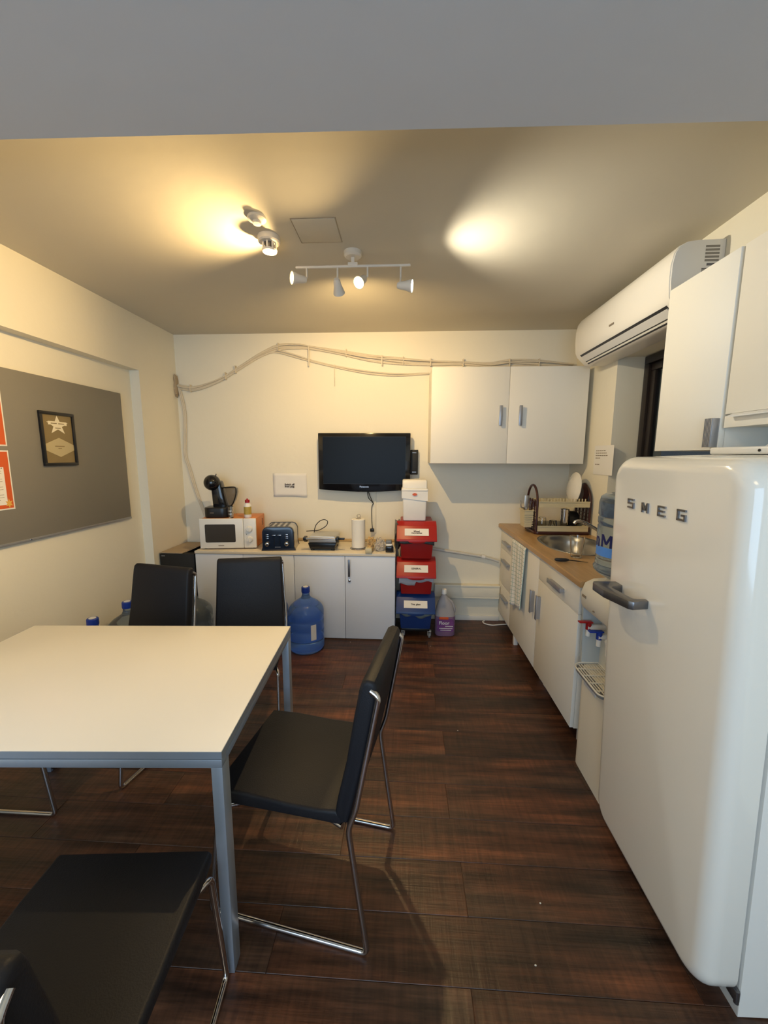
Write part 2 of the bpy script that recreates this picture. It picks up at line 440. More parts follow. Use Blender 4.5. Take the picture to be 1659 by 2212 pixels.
GL = {
 'S': [((1, .92), (0, .92)), ((.08, 1), (.08, .5)), ((0, .52), (1, .52)), ((.92, .5), (.92, 0)), ((1, .08), (0, .08))],
 'M': [((.09, 0), (.09, 1)), ((.91, 0), (.91, 1)), ((.12, .97), (.5, .25)), ((.88, .97), (.5, .25))],
 'E': [((.09, 0), (.09, 1)), ((.1, .92), (1, .92)), ((.1, .5), (.88, .5)), ((.1, .08), (1, .08))],
 'G': [((1, .92), (0, .92)), ((.09, 1), (.09, 0)), ((0, .08), (1, .08)), ((.92, 0), (.92, .5)), ((.5, .48), (1, .48))],
 'n': [((.16, 0), (.16, .72)), ((.82, 0), (.82, .6)), ((.16, .62), (.80, .62)), ((.0, .03), (.34, .03)), ((.66, .03), (1, .03))],
}
def glyph(ch, w_, h_, sw, th, mtx, bend=None):
    """block letter made of straight strokes, centred on the origin of mtx"""
    b = B()
    for (a, c) in GL[ch]:
        p = Vector(((a[0]-.5)*w_, (a[1]-.5)*h_, 0)); q = Vector(((c[0]-.5)*w_, (c[1]-.5)*h_, 0))
        d = (q-p).normalized(); m = Matrix((d, Vector((-d.y, d.x, 0)), Vector((0, 0, 1)))).transposed().to_4x4(); m.translation = p
        b.box(0, (q-p).length, -sw/2, sw/2, -th/2, th/2, mtx=m)
    for v in b.bm.verts:
        if bend:
            a = v.co.x/bend; r_ = bend + v.co.z; v.co = Vector((r_*math.sin(a), v.co.y, r_*math.cos(a)))
        v.co = mtx @ v.co
    return b

XL, XR, YB, ZC = -2.0, 1.41, 3.43, 2.512
XREC = -2.075
YF = -1.7
# ================================================================ SETTING
def struct(name, b, m, parent=None): return ob(name, b, m, parent, kind='structure' if parent is None else None)
fl = struct('floor', B().box(-2.2, 1.7, YF-0.1, 3.55, -0.06, -0.003), M['floor'])
pitch = 0.173
y = 1.424 - 6*pitch
row = 0
meshes = {}
def plank_mesh(L, W_):
    key = (round(L, 3), round(W_, 3))
    if key not in meshes:
        b = B().box(-L/2, L/2, -W_/2, W_/2, -0.003, 0.0, 0.0009, 1)
        me = bpy.data.meshes.new('plank'); b.bm.to_mesh(me); b.bm.free(); me.materials.append(M['floor']); meshes[key] = me
    return meshes[key]
pw = 1.22
while y < 3.43:
    x = (0.222 if row % 2 == 0 else 0.835) - 3*pw
    if row % 4 == 1: x += 0.16
    if row % 4 == 2: x -= 0.02
    while x < 1.6:
        a, c = max(x, -2.07), min(x+pw, 1.405)
        y1 = min(y+pitch, 3.43)
        if c - a > 0.02:
            o = bpy.data.objects.new('plank', plank_mesh(c-a-0.0012, y1-y-0.0012)); link(o)
            o.location = ((a+c)/2, (y+y1)/2, 0); o.parent = fl
        x += pw
    y += pitch; row += 1

b = B().box(-2.2, XREC, YF, YB, -0.003, ZC).box(XREC-0.001, XL, 2.94, YB, -0.003, ZC).box(XREC-0.001, XL, YF, 2.94, 2.115, ZC)
struct('wall_left', b, M['wall'])
struct('wall_back', B().box(-2.2, 1.7, YB, YB+0.12, -0.003, ZC+0.05), M['wall'])
b = (B().box(XR, 1.75, 2.78, YB, -0.003, ZC).box(XR, 1.75, YF, 1.72, -0.003, ZC)
     .box(XR, 1.75, 1.72, 2.78, 2.14, ZC).box(XR, 1.75, 1.72, 2.78, -0.003, 1.05))
struct('wall_right', b, M['wall'])
b = (B().box(-2.2, -1.70, YF-0.12, YF, -0.003, ZC).box(0.80, 1.75, YF-0.12, YF, -0.003, ZC)
     .box(-1.70, 0.80, YF-0.12, YF, 2.35, ZC).box(-1.70, 0.80, YF-0.12, YF, -0.003, 0.55))
struct('wall_front', b, M['wall'])
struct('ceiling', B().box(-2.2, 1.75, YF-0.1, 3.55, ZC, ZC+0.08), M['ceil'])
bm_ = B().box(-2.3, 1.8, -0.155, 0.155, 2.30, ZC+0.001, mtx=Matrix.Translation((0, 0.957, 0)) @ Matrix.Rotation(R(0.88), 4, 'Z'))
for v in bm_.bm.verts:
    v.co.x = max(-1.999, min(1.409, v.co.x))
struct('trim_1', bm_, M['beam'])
# skirting and low box section along the back wall
struct('baseboard_back', B().box(0.29, 0.87, YB-0.012, YB, 0.0, 0.045, 0.002), M['white'])
# window in the right wall
def window(name, px, y0, y1, z0, z1, fm, parent_axis='x', fw=0.05):
    b = B()
    for (a0, a1, c0, c1) in ((y0, y1, z1-fw, z1), (y0, y1, z0, z0+fw), (y0, y0+fw, z0+fw, z1-fw), (y1-fw, y1, z0+fw, z1-fw)):
        b.box(px, px+0.07, a0, a1, c0, c1, 0.004)
    o = ob(name, b, fm, kind='structure')
    s = B()
    i = fw + 0.004
    for (a0, a1, c0, c1) in ((y0+i, y1-i, z1-i-0.045, z1-i), (y0+i, y1-i, z0+i, z0+i+0.045), (y0+i, y0+i+0.045, z0+i+0.045, z1-i-0.045), (y1-i-0.045, y1-i, z0+i+0.045, z1-i-0.045)):
        s.box(px+0.015, px+0.055, a0, a1, c0, c1, 0.004)
    ob('sash', s, fm, o)
    ob('pane', B().box(px+0.03, px+0.036, y0+i+0.04, y1-i-0.04, z0+i+0.04, z1-i-0.04), M['pane'], o)
    ob('sill', B().box(px-0.16, px-0.001, y0, y1, z0-0.02, z0+0.002, 0.002), M['board'], o)
    return o
window('window_1', 1.578, 1.73, 2.77, 1.06, 2.135, M['darkframe'])
# window behind the camera
b = B()
for (a0, a1, c0, c1) in ((-1.70, 0.80, 2.29, 2.35), (-1.70, 0.80, 0.55, 0.61), (-1.70, -1.64, 0.61, 2.29), (0.74, 0.80, 0.61, 2.29), (-0.48, -0.42, 0.61, 2.29)):
    b.box(a0, a1, YF-0.07, YF-0.035, c0, c1, 0.003)
struct('window_2', b, M['plastic'])

# ================================================================ CABINETS
def cab_handle(b, p0, p1, out, wid, thick=0.006):
    """bar handle: flat plate on two short posts, p0->p1 along its length, out = outward direction"""
    p0, p1, out = Vector(p0), Vector(p1), Vector(out)
    d = (p1-p0).normalized(); side = d.cross(out).normalized()
    m = Matrix((d, side, out)).transposed().to_4x4(); m.translation = p0
    L = (p1-p0).length
    b.box(0, L, -wid/2, wid/2, 0.022, 0.022+thick, 0.0015, mtx=m)
    b.box(L*0.04, L*0.96, -wid*0.32, wid*0.32, -0.001, 0.0225, 0, mtx=m)
    return b

# low sideboard along the back wall, two units of two doors and one worktop
for k, (xa, xb) in enumerate(((-1.683, -0.8745), (-0.8735, -0.065))):
    t = thing('sideboard_cabinet', ('white low sideboard unit behind the two black chairs, under the microwave and toaster', 'white low sideboard unit beside the bin tower, blue water bottle in front of it')[k], 'cabinet', ((xa+xb)/2, 3.2, 0), 0, 'low white sideboard units')
    b = B().box(xa, xa+0.018, 2.999, 3.42, 0, 0.70).box(xb-0.018, xb, 2.999, 3.42, 0, 0.70).box(xa+0.018, xb-0.018, 3.40, 3.42, 0, 0.70).box(xa+0.018, xb-0.018, 3.0, 3.40, 0.01, 0.028).box(xa+0.018, xb-0.018, 3.0, 3.40, 0.68, 0.70)
    ob('carcass', b, M['sidedaytint'], t)
    xm = (xa+xb)/2
    if k == 1: xm = -0.4645
    if k == 0: xm = -1.288
    for j, (p, q) in enumerate(((xa, xm), (xm, xb))):
        d = ob('door', B().box(p+0.0015, q-0.0015, 2.98, 2.998, 0.008, 0.697, 0.0012), M['sidedaytint'], t)
        if j == 1:
            hb = B(); cab_handle(hb, (p+0.035, 2.98, 0.535), (p+0.035, 2.98, 0.675), (0, -1, 0), 0.016, 0.005)
            ob('handle', hb, M['handle'], d)
            ob('lock', B().lathe([(0, 0), (0.0105, 0), (0.0105, 0.007), (0.004, 0.009), (0, 0.009)], mtx=Matrix.Translation((p+0.036, 2.98, 0.497)) @ Matrix.Rotation(PI/2, 4, 'X')), M['chrome'], d)
tag(ob('sideboard_top', B().box(-1.684, -0.064, 2.974, 3.425, 0.7005, 0.722, 0.0015), M['sidetop']), 'cream laminate top running over both low sideboard units', 'worktop')

# wall cabinet on the back wall
t = thing('wall_cabinet', 'white two-door wall cabinet on the back wall above the sink corner', 'cabinet', (0.785, 3.25, 1.429))
b = B()
x0, x1, z0, z1 = 0.2006, 1.369, 1.429, 2.150
b.box(x0, x0+0.018, 3.099, 3.43, z0, z1).box(x1-0.018, x1, 3.099, 3.43, z0, z1).box(x0+0.018, x1-0.018, 3.1, 3.428, z0+0.002, z0+0.018).box(x0+0.018, x1-0.018, 3.1, 3.428, z1-0.018, z1).box(x0+0.018, x1-0.018, 3.415, 3.428, z0+0.018, z1-0.018)
ob('carcass', b, M['white'], t)
for p, q, hx in ((x0, 0.786, 0.724), (0.786, x1, 0.872)):
    d = ob('door', B().box(p+0.0012, q-0.0012, 3.08, 3.098, z0, z1, 0.0012), M['white'], t)
    hb = B(); cab_handle(hb, (hx, 3.08, 1.715), (hx, 3.08, 1.865), (0, -1, 0), 0.024)
    ob('handle', hb, M['alu'], d)

# wall cabinets on the right wall above the fridge
t = thing('wall_cabinet', 'tall white wall cabinet above the fridge, grey ribbed handle low on its door', 'cabinet', (1.24, 1.57, 1.505))
b = B().box(1.079, 1.40, 1.396, 1.412, 1.506, 2.142).box(1.079, 1.40, 1.714, 1.73, 1.506, 2.142).box(1.079, 1.40, 1.412, 1.714, 1.506, 1.522).box(1.079, 1.40, 1.412, 1.714, 2.126, 2.142).box(1.39, 1.405, 1.412, 1.714, 1.522, 2.126)
ob('carcass', b, M['white'], t)
d = ob('door', B().box(1.06, 1.078, 1.3955, 1.731, 1.506, 2.143, 0.0012), M['white'], t)
hb = B().box(1.036, 1.0605, 1.398, 1.432, 1.515, 1.612, 0.001)
for k in range(6):
    yy = 1.4005 + k*0.0058
    hb.box(1.0335, 1.0365, yy-0.0012, yy+0.0012, 1.515, 1.612)
ob('handle', hb, M['alu'], d)
t = thing('wall_cabinet', 'shorter white wall cabinet over the niche above the fridge, cut off by the frame', 'cabinet', (1.24, 1.1, 1.575))
b = B().box(1.079, 1.40, 0.79, 0.806, 1.58, 2.142).box(1.079, 1.40, 1.364, 1.380, 1.58, 2.142).box(1.079, 1.40, 0.806, 1.364, 1.58, 1.596).box(1.079, 1.40, 0.806, 1.366, 2.126, 2.142).box(1.39, 1.405, 0.806, 1.366, 1.576, 2.126)
ob('carcass', b, M['white'], t)
fd = ob('flap_door', B().box(1.060, 1.078, 0.788, 1.380, 1.622, 2.142, 0.0012), M['white'], t)
ob('lower_rail', B().box(1.060, 1.078, 0.788, 1.380, 1.578, 1.616, 0.001), M['white'], t)
ob('handle', B().prism([(1.060, 1.6215), (1.042, 1.613), (1.042, 1.609), (1.060, 1.6165)], 'y', 0.82, 1.350), M['board'], fd)

# base units under the wooden worktop (x faces the room)
XF = 0.862
def base_unit(y0, y1, label, legs):
    t = thing('base_cabinet', label, 'cabinet', (1.13, (y0+y1)/2, 0), 0, 'base cabinets under the wooden worktop')
    b = B().box(XF+0.019, 1.40, y0, y0+0.016, 0.10, 0.868).box(XF+0.019, 1.40, y1-0.016, y1, 0.10, 0.868).box(XF+0.019, 1.40, y0+0.016, y1-0.016, 0.10, 0.116).box(1.385, 1.40, y0+0.016, y1-0.016, 0.116, 0.868)
    ob('carcass', b, M['white'], t)
    for (lx, ly) in legs:
        ob('leg', B().box(lx-0.016, lx+0.016, ly-0.016, ly+0.016, 0.0, 0.1005, 0.003), M['plastic'], t)
    return t
def front(t, y0, y1, z0, z1, name, h):
    d = ob(name, B().box(XF, XF+0.018, y0+0.0015, y1-0.0015, z0, z1, 0.0012), M['white'], t)
    hb = B(); cab_handle(hb, h[0], h[1], (-1, 0, 0), 0.026)
    ob('handle', hb, M['alu'], d)
t = base_unit(3.06, 3.425, 'white drawer unit at the far end of the worktop, against the back wall', [(0.94, 3.38), (1.33, 3.38), (0.94, 3.10), (1.33, 3.10)])
for z0, z1, hz in ((0.692, 0.868, 0.765), (0.382, 0.689, 0.605), (0.104, 0.379, 0.292)):
    front(t, 3.06, 3.425, z0, z1, 'drawer', ((XF, 3.10, hz), (XF, 3.30, hz)))
t = base_unit(2.449, 3.058, 'white sink cupboard with a tea towel hanging over its door', [(0.895, 2.97), (1.33, 2.97), (0.94, 2.49), (1.33, 2.49)])
front(t, 2.449, 3.058, 0.104, 0.868, 'door', ((XF, 2.505, 0.46), (XF, 2.505, 0.615)))
t = base_unit(1.87, 2.447, 'white base cupboard with a drawer on top, beside the water dispenser', [(0.94, 1.91), (1.33, 1.91), (0.94, 2.41), (1.33, 2.41)])
front(t, 1.87, 2.447, 0.712, 0.868, 'drawer', ((XF, 2.04, 0.772), (XF, 2.235, 0.772)))
front(t, 1.87, 2.447, 0.104, 0.709, 'door', ((XF, 2.39, 0.46), (XF, 2.39, 0.618)))

# worktop with an oval cut-out, and the sink
SCX, SCY, SA, SB = 1.145, 2.615, 0.195, 0.285
def oval(a, b_, n=56, p=2.5):
    out = []
    for i in range(n):
        th = 2*PI*i/n; c, s_ = math.cos(th), math.sin(th)
        out.append((SCX + a*math.copysign(abs(c)**(2/p), c), SCY + b_*math.copysign(abs(s_)**(2/p), s_)))
    return out
def worktop():
    b = B(); x0, x1, y0, y1, z0, z1 = 0.835, 1.41, 1.815, 3.43, 0.869, 0.90
    inn = oval(SA, SB); n = len(inn); out = []
    for (px, py) in inn:
        dx, dy = px-SCX, py-SCY
        t = min((x1-SCX)/dx if dx > 1e-9 else ((x0-SCX)/dx if dx < -1e-9 else 1e9), (y1-SCY)/dy if dy > 1e-9 else ((y0-SCY)/dy if dy < -1e-9 else 1e9))
        out.append([SCX+dx*t, SCY+dy*t])
    for cx, cy in ((x0, y0), (x1, y0), (x1, y1), (x0, y1)):
        k = min(range(n), key=lambda i: (out[i][0]-cx)**2 + (out[i][1]-cy)**2); out[k] = [cx, cy]
    r = {}
    for z in (z0, z1):
        r[z] = ([b.bm.verts.new((p[0], p[1], z)) for p in inn], [b.bm.verts.new((p[0], p[1], z)) for p in out])
    fs = []
    for i in range(n):
        j = (i+1) % n
        for z in (z0, z1): fs.append(b.bm.faces.new((r[z][0][i], r[z][0][j], r[z][1][j], r[z][1][i])))
        fs.append(b.bm.faces.new((r[z0][0][i], r[z0][0][j], r[z1][0][j], r[z1][0][i])))
        fs.append(b.bm.faces.new((r[z0][1][i], r[z0][1][j], r[z1][1][j], r[z1][1][i])))
    bmesh.ops.recalc_face_normals(b.bm, faces=fs)
    es = [e for e in b.bm.edges if len(e.link_faces) == 2 and all(v.co.z > z1-1e-4 and abs(v.co.x-x0) < 1e-4 for v in e.verts)]
    bmesh.ops.bevel(b.bm, geom=es, offset=0.006, segments=3, affect='EDGES')
    return b
tag(ob('kitchen_worktop', worktop(), M['top']), 'beech laminate worktop along the right wall with the sink let into it', 'worktop')
sk = thing('sink', 'oval stainless steel sink let into the wooden worktop', 'sink', (SCX, SCY, 0.9))
b = B(); n = 56
rings = []
for k, (g, z) in enumerate(((0.018, 0.9005), (0.016, 0.904), (0.004, 0.9045), (-0.006, 0.899), (-0.014, 0.86), (-0.03, 0.79), (-0.07, 0.765), (-0.15, 0.758))):
    rings.append([b.bm.verts.new((x, y, z)) for x, y in oval(SA+g, SB+g*1.15)])
for a, c in zip(rings[:-1], rings[1:]):
    for i in range(n): b.bm.faces.new((a[i], a[(i+1) % n], c[(i+1) % n], c[i]))
b.bm.faces.new(rings[-1])
bmesh.ops.recalc_face_normals(b.bm, faces=b.bm.faces[:])
ob('basin', b, M['sink'], sk, angle=60)
ob('drain', B().lathe([(0, 0.7585), (0.038, 0.7585), (0.04, 0.761), (0.030, 0.762), (0.028, 0.7595), (0.0, 0.7595)], (SCX, SCY, 0)), M['chrome'], sk)
fa = thing('faucet', 'chrome mixer tap with a raised straight spout over the sink', 'faucet', (1.372, 2.56, 0.9))
ob('base', B().lathe([(0, 0.9), (0.024, 0.9), (0.024, 0.912), (0.019, 0.918), (0.0185, 0.985), (0.014, 0.99), (0, 0.99)], (1.372, 2.56, 0)), M['chrome'], fa)
ob('spout', B().tube(spline([(1.372, 2.56, 0.965), (1.31, 2.57, 0.985), (1.24, 2.585, 1.025), (1.18, 2.595, 1.056), (1.14, 2.60, 1.060), (1.125, 2.602, 1.045)]), 0.011, 12, rr=None), M['chrome'], fa)
ob('lever', B().tube([(1.372, 2.56, 0.988), (1.372, 2.56, 1.01), (1.34, 2.53, 1.05)], 0.007, 8), M['chrome'], fa)
# towel
b = B(); nu, nv = 22, 26; g = []
for j in range(nv+1):
    rowv = []
    for i in range(nu+1):
        u, v = i/nu, j/nv
        yy = 2.665 + u*0.335 - 0.012*v*(u-0.5)
        zz = 0.862 - v*(0.455 + 0.07*u)
        xx = 0.853 - 0.010*math.sin(u*PI*5+v*1.2)*(0.25+0.75*v) - 0.008*v*math.sin(u*9+1) - 0.006
        if v < 0.02: xx = 0.858
        rowv.append(b.bm.verts.new((xx-0.006, yy, zz)))
    g.append(rowv)
uvl = b.bm.loops.layers.uv.new('UVMap')
for j in range(nv):
    for i in range(nu):
        f = b.bm.faces.new((g[j][i], g[j][i+1], g[j+1][i+1], g[j+1][i]))
        for lp, (a, c) in zip(f.loops, ((i, j), (i+1, j), (i+1, j+1), (i, j+1))): lp[uvl].uv = (a/nu, c/nv)
tw = ob('tea_towel', b, M['towel'], None, 'white tea towel with green checks hanging over the sink cupboard door', 'towel')
sm = tw.modifiers.new('thickness', 'SOLIDIFY'); sm.thickness = 0.0025; sm.offset = 0

# ================================================================ FRIDGE
FY0, FY1 = 0.885, 1.462
fr = thing('refrigerator', 'tall cream retro refrigerator with rounded corners at the right edge', 'refrigerator', (1.12, 1.17, 0))
b = B().prism(rrect(FY0, FY1, 0.0, 1.484, 0.06, 6, rs=(0.004, 0.004, 0.07, 0.07)), 'x', 0.862, 1.355, 0.006, 2)
ob('body', b, M['fridgeside'], fr)
b = B().prism(rrect(FY0+0.012, FY1-0.012, 0.065, 1.468, 0.06, 6), 'x', 0.847, 0.864)
ob('gasket', b, M['gasket'], fr)
b = B().prism(rrect(FY0-0.004, FY1+0.002, 0.044, 1.484, 0.085, 9), 'x', 0.757, 0.848, 0.042, 7, which='a')
dr = ob('door', b, M['fridge'], fr, angle=50)
# u-shaped handle
hb = B().prism([(0.760, 1.222), (0.757, 1.203), (0.708, 1.196), (0.696, 1.206), (0.672, 1.31), (0.672, 1.386), (0.682, 1.404), (0.760, 1.398), (0.760, 1.352), (0.724, 1.347), (0.712, 1.338), (0.722, 1.228), (0.732, 1.223)], 'z', 1.012, 1.040, 0.003, 2)
ob('handle', hb, M['handle'], dr)
for ch, yy, zz in (('S', 1.326, 1.332), ('M', 1.249, 1.327), ('E', 1.170, 1.327), ('G', 1.087, 1.328)):
    ob('letter', glyph(ch, 0.033, 0.031, 0.0052, 0.006, frame((0.7550, yy, zz), (0, -1, 0), (0, 0, 1))), M['handle'], dr)
ob('hinge', B().box(0.849, 0.861, FY0-0.003, FY0+0.03, 0.050, 0.085, 0.003).cyl(0.006, 0.046, 0.084, (0.855, FY0+0.002)), M['handle'], fr)
# the appliance leans slightly forward on its feet
fr.location = (1.161, fr.location.y, 0.0085); fr.rotation_euler = (0, R(-1.8), 0)
# white device on the fridge top
t = thing('network_box', 'flat white plastic box with a cable loop lying on top of the refrigerator', 'electronics', (0.98, 1.18, 1.492))
ob('housing', B().box(0.955, 1.045, 1.065, 1.288, 1.4925, 1.514, 0.006, 3), M['plastic'], t)
ob('button', B().lathe([(0, 0), (0.004, 0), (0.004, 0.002), (0, 0.002)], mtx=Matrix.Translation((0.9555, 1.112, 1.503)) @ Matrix.Rotation(-PI/2, 4, 'Y'), seg=12), M['black'], t)
ob('cable', B().tube(spline([(1.045, 1.10, 1.503), (1.06, 1.10, 1.512), (1.05, 1.12, 1.530), (1.03, 1.15, 1.532), (1.03, 1.18, 1.5155)]), 0.0022, 8), M['plastic'], t)

t.location.z -= 0.003

# ================================================================ WATER DISPENSER
ds = thing('water_dispenser', 'cream water dispenser with red and blue taps between the fridge and the base cabinets', 'water dispenser', (0.97, 1.65, 0))
DY0, DY1 = 1.50, 1.805
prof = rrect(0.83, 1.13, DY0, DY1, 0.035, 6, rs=(0.035, 0.02, 0.02, 0.055))
ob('lower_panel', B().prism(prof, 'z', 0.0, 0.50, 0.008, 2, which='b'), M['disp'], ds)
ob('back_panel', B().prism(rrect(0.915, 1.13, DY0, DY1, 0.01, 3), 'z', 0.50, 0.786), M['disp'], ds)
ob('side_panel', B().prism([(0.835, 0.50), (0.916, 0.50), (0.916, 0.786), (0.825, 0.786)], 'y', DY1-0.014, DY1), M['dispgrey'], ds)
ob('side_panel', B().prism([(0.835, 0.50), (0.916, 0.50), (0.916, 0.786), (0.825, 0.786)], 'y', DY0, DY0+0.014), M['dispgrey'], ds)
hb = B().prism([(0.822, 0.785), (0.812, 0.80), (0.806, 0.86), (0.822, 0.905), (0.86, 0.925), (0.92, 0.93), (1.13, 0.93), (1.13, 0.785)], 'y', DY0, DY1, 0.022, 4, which='ab')
ob('head', hb, M['disp'], ds, angle=50)
ob('badge', B().box(0.8035, 0.8085, 1.735, 1.77, 0.845, 0.856), M['inkgrey'], ds)
ob('badge', B().box(0.8045, 0.8090, 1.655, 1.668, 0.812, 0.816), M['inkgrey'], ds)
ob('collar', B().lathe([(0, 0.92), (0.10, 0.92), (0.105, 0.93), (0.09, 0.955), (0.06, 0.955), (0, 0.94)], (0.958, 1.662, 0), 36), M['disp'], ds)
def tap(y, col, name):
    tp = ob('tap', B().cyl(0.013, 0.835, 0.918, (y, 0.697), 16, axis='x').cyl(0.010, 0.652, 0.690, (0.842, y), 16, 0.002), M['plastic'], ds)
    ob('tap_lever', B().box(0.795, 0.858, y-0.012, y+0.012, 0.718, 0.725, 0.003).cyl(0.0125, 0.686, 0.720, (0.842, y), 16), col, tp, label=name)
tap(1.765, M['redcap'], 'red tap lever')
tap(1.665, M['capblue'], 'blue tap lever')
ob('tap', B().cyl(0.015, 0.830, 0.918, (1.58, 0.71), 16, axis='x').cyl(0.013, 0.65, 0.71, (0.842, 1.58), 16, 0.002), M['plastic'], ds)
b = B().prism(rrect(0.792, 0.915, DY0+0.02, DY1-0.016, 0.03, 5, rs=(0.03, 0, 0, 0.05)), 'z', 0.488, 0.498)
ob('drip_tray', b, M['wheel'], ds)
b = B()
o_ = rrect(0.790, 0.914, DY0+0.018, DY1-0.014, 0.03, 5, rs=(0.03, 0, 0, 0.05)); 
b.tube([(x, y, 0.505) for x, y in o_], 0.004, 6, closed=True)
for k in range(9):
    xx = 0.803 + k*0.0128
    b.box(xx-0.0022, xx+0.0022, DY0+0.03+ (0.02 if k == 0 else 0), DY1-0.03 - (0.03 if k == 0 else 0), 0.5025, 0.506)
for yy in (1.56, 1.62, 1.68, 1.735):
    b.box(0.795, 0.913, yy-0.003, yy+0.003, 0.5028, 0.5065)
ob('drip_grille', b, M['disp'], ds)
ob('sticker', B().box(0.827, 0.8305, 1.63, 1.735, 0.430, 0.485), M['label'], ds)
ob('sticker_mark', B().box(0.8262, 0.8272, 1.65, 1.71, 0.445, 0.452), M['capblue'], ds)
ds.location.x += 0.022
# inverted bottle
bt = thing('water_bottle', 'inverted clear water bottle standing on the cream dispenser beside the fridge', 'bottle', (0.958, 1.662, 0.955))
c = (0.958, 1.662, 0)
prof = [(0, 0.957), (0.05, 0.957), (0.085, 0.965), (0.118, 0.985), (0.132, 1.00), (0.134, 1.012), (0.126, 1.020), (0.128, 1.03), (0.1265, 1.045), (0.122, 1.052), (0.127, 1.062), (0.1275, 1.19), (0.123, 1.196), (0.128, 1.205), (0.128, 1.225), (0.123, 1.232), (0.128, 1.24), (0.128, 1.29), (0.122, 1.315), (0.105, 1.328), (0.06, 1.332), (0.05, 1.322), (0, 1.322)]
ob('bottle_body', B().lathe(prof, c, 48), M['bottleclear'], bt, angle=60)
def arc_patch(b, c, r, a0, a1, z0, z1, n=14):
    vs = []
    for i in range(n+1):
        a = a0 + (a1-a0)*i/n
        vs.append([b.bm.verts.new((c[0]+rr*math.cos(a), c[1]+rr*math.sin(a), z)) for rr in (r, r+0.0006) for z in (z0, z1)])
    for p, q in zip(vs[:-1], vs[1:]):
        for i, j in ((0, 1), (1, 3), (3, 2), (2, 0)): b.bm.faces.new((p[i], p[j], q[j], q[i]))
    b.bm.faces.new([vs[0][i] for i in (0, 1, 3, 2)]); b.bm.faces.new([vs[-1][i] for i in (0, 1, 3, 2)])
    bmesh.ops.recalc_face_normals(b.bm, faces=b.bm.faces[:])
    return b
ang = math.atan2(-1.662, -0.958)
ob('printed_label', arc_patch(B(), c, 0.1283, ang-1.3, ang+0.9, 1.068, 1.108), M['lblue'], bt)
for ch, da in (('n', -1.16), ('M', -0.72)):
    T = Matrix.Translation((0.958, 1.662, 1.135)) @ Matrix.Rotation(ang + PI/2 + da, 4, 'Z') @ Matrix.Rotation(PI/2, 4, 'X')
    ob('letter', glyph(ch, 0.034 if ch == 'n' else 0.054, 0.052, 0.010, 0.0014, T, 0.1285), M['navy'], bt)

# ================================================================ ITEMS ON THE WORKTOP
def tumbler(b, c, z, r0, r1, h, flip=False, wall=0.0022, base=0.006):
    p = [(0, 0), (r0*0.9, 0), (r0, 0.003), (r1, h), (r1-wall, h), (r0-wall, base), (0, base)]
    if flip: p = [(r, h-zz) for r, zz in p]
    return b.lathe([(r, zz+z) for r, zz in p], (c[0], c[1], 0), 28)
tag(ob('drinking_glass', tumbler(B(), (1.008, 2.272), 0.9005, 0.030, 0.042, 0.125), M['glass']), 'tall clear drinking glass on the worktop in front of the sink', 'glass')
kn = thing('screwdriver', 'thin pointed tool with a black handle lying on the worktop before the sink', 'tool', (0.93, 2.15, 0.9))
ob('handle', B().tube([(0.846, 2.168, 0.912), (0.855, 2.166, 0.912), (0.88, 2.163, 0.912), (0.905, 2.160, 0.912), (0.92, 2.158, 0.912)], 0.01, 10, rr=[0.005, 0.0095, 0.0105, 0.0095, 0.005]), M['rubber'], kn)
ob('blade', B().tube([(0.915, 2.159, 0.912), (0.97, 2.152, 0.908), (1.02, 2.146, 0.9035)], 0.003, 8, rr=[0.0032, 0.0028, 0.001]), M['black'], kn)
rk = thing('dish_rack', 'two-tier brown and cream plastic dish rack behind the sink', 'dish rack', (1.19, 3.06, 0.9))
RX0, RX1, RY0, RY1 = 1.0, 1.388, 2.945, 3.20
b = B().prism(rrect(RX0-0.015, RX1+0.01, RY0-0.012, RY1+0.01, 0.03, 5), 'z', 0.9005, 0.922, 0.005, 2)
ob('base_tray', b, M['brown'], rk)
def tray(z0, z1):
    b = B()
    for g_, z in ((0.0, z1),):
        pass
    b.box(RX0+0.008, RX1-0.008, RY0, RY0+0.006, z0, z1).box(RX0+0.008, RX1-0.008, RY1-0.006, RY1, z0, z1)
    b.box(RX0+0.008, RX0+0.014, RY0+0.006, RY1-0.006, z0, z1).box(RX1-0.014, RX1-0.008, RY0+0.006, RY1-0.006, z0, z1)
    b.box(RX0+0.008, RX1-0.008, RY0-0.004, RY0+0.001, z1-0.006, z1+0.002)
    n_ = 19
    for i in range(n_):
        x = RX0+0.03 + (RX1-RX0-0.06)*i/(n_-1)
        b.box(x-0.003, x+0.003, RY0+0.005, RY1-0.005, z0+0.002, z0+0.006)
    return b
ob('lower_tray', tray(0.924, 0.965), M['cream'], rk)
ob('upper_tray', tray(1.108, 1.150), M['cream'], rk)
for i in range(15):
    x = RX0+0.03 + (RX1-RX0-0.07)*i/14
    ob('plate_prong', B().box(x-0.002, x+0.006, RY0+0.01, RY0+0.014, 1.14, 1.172), M['cream'], rk)
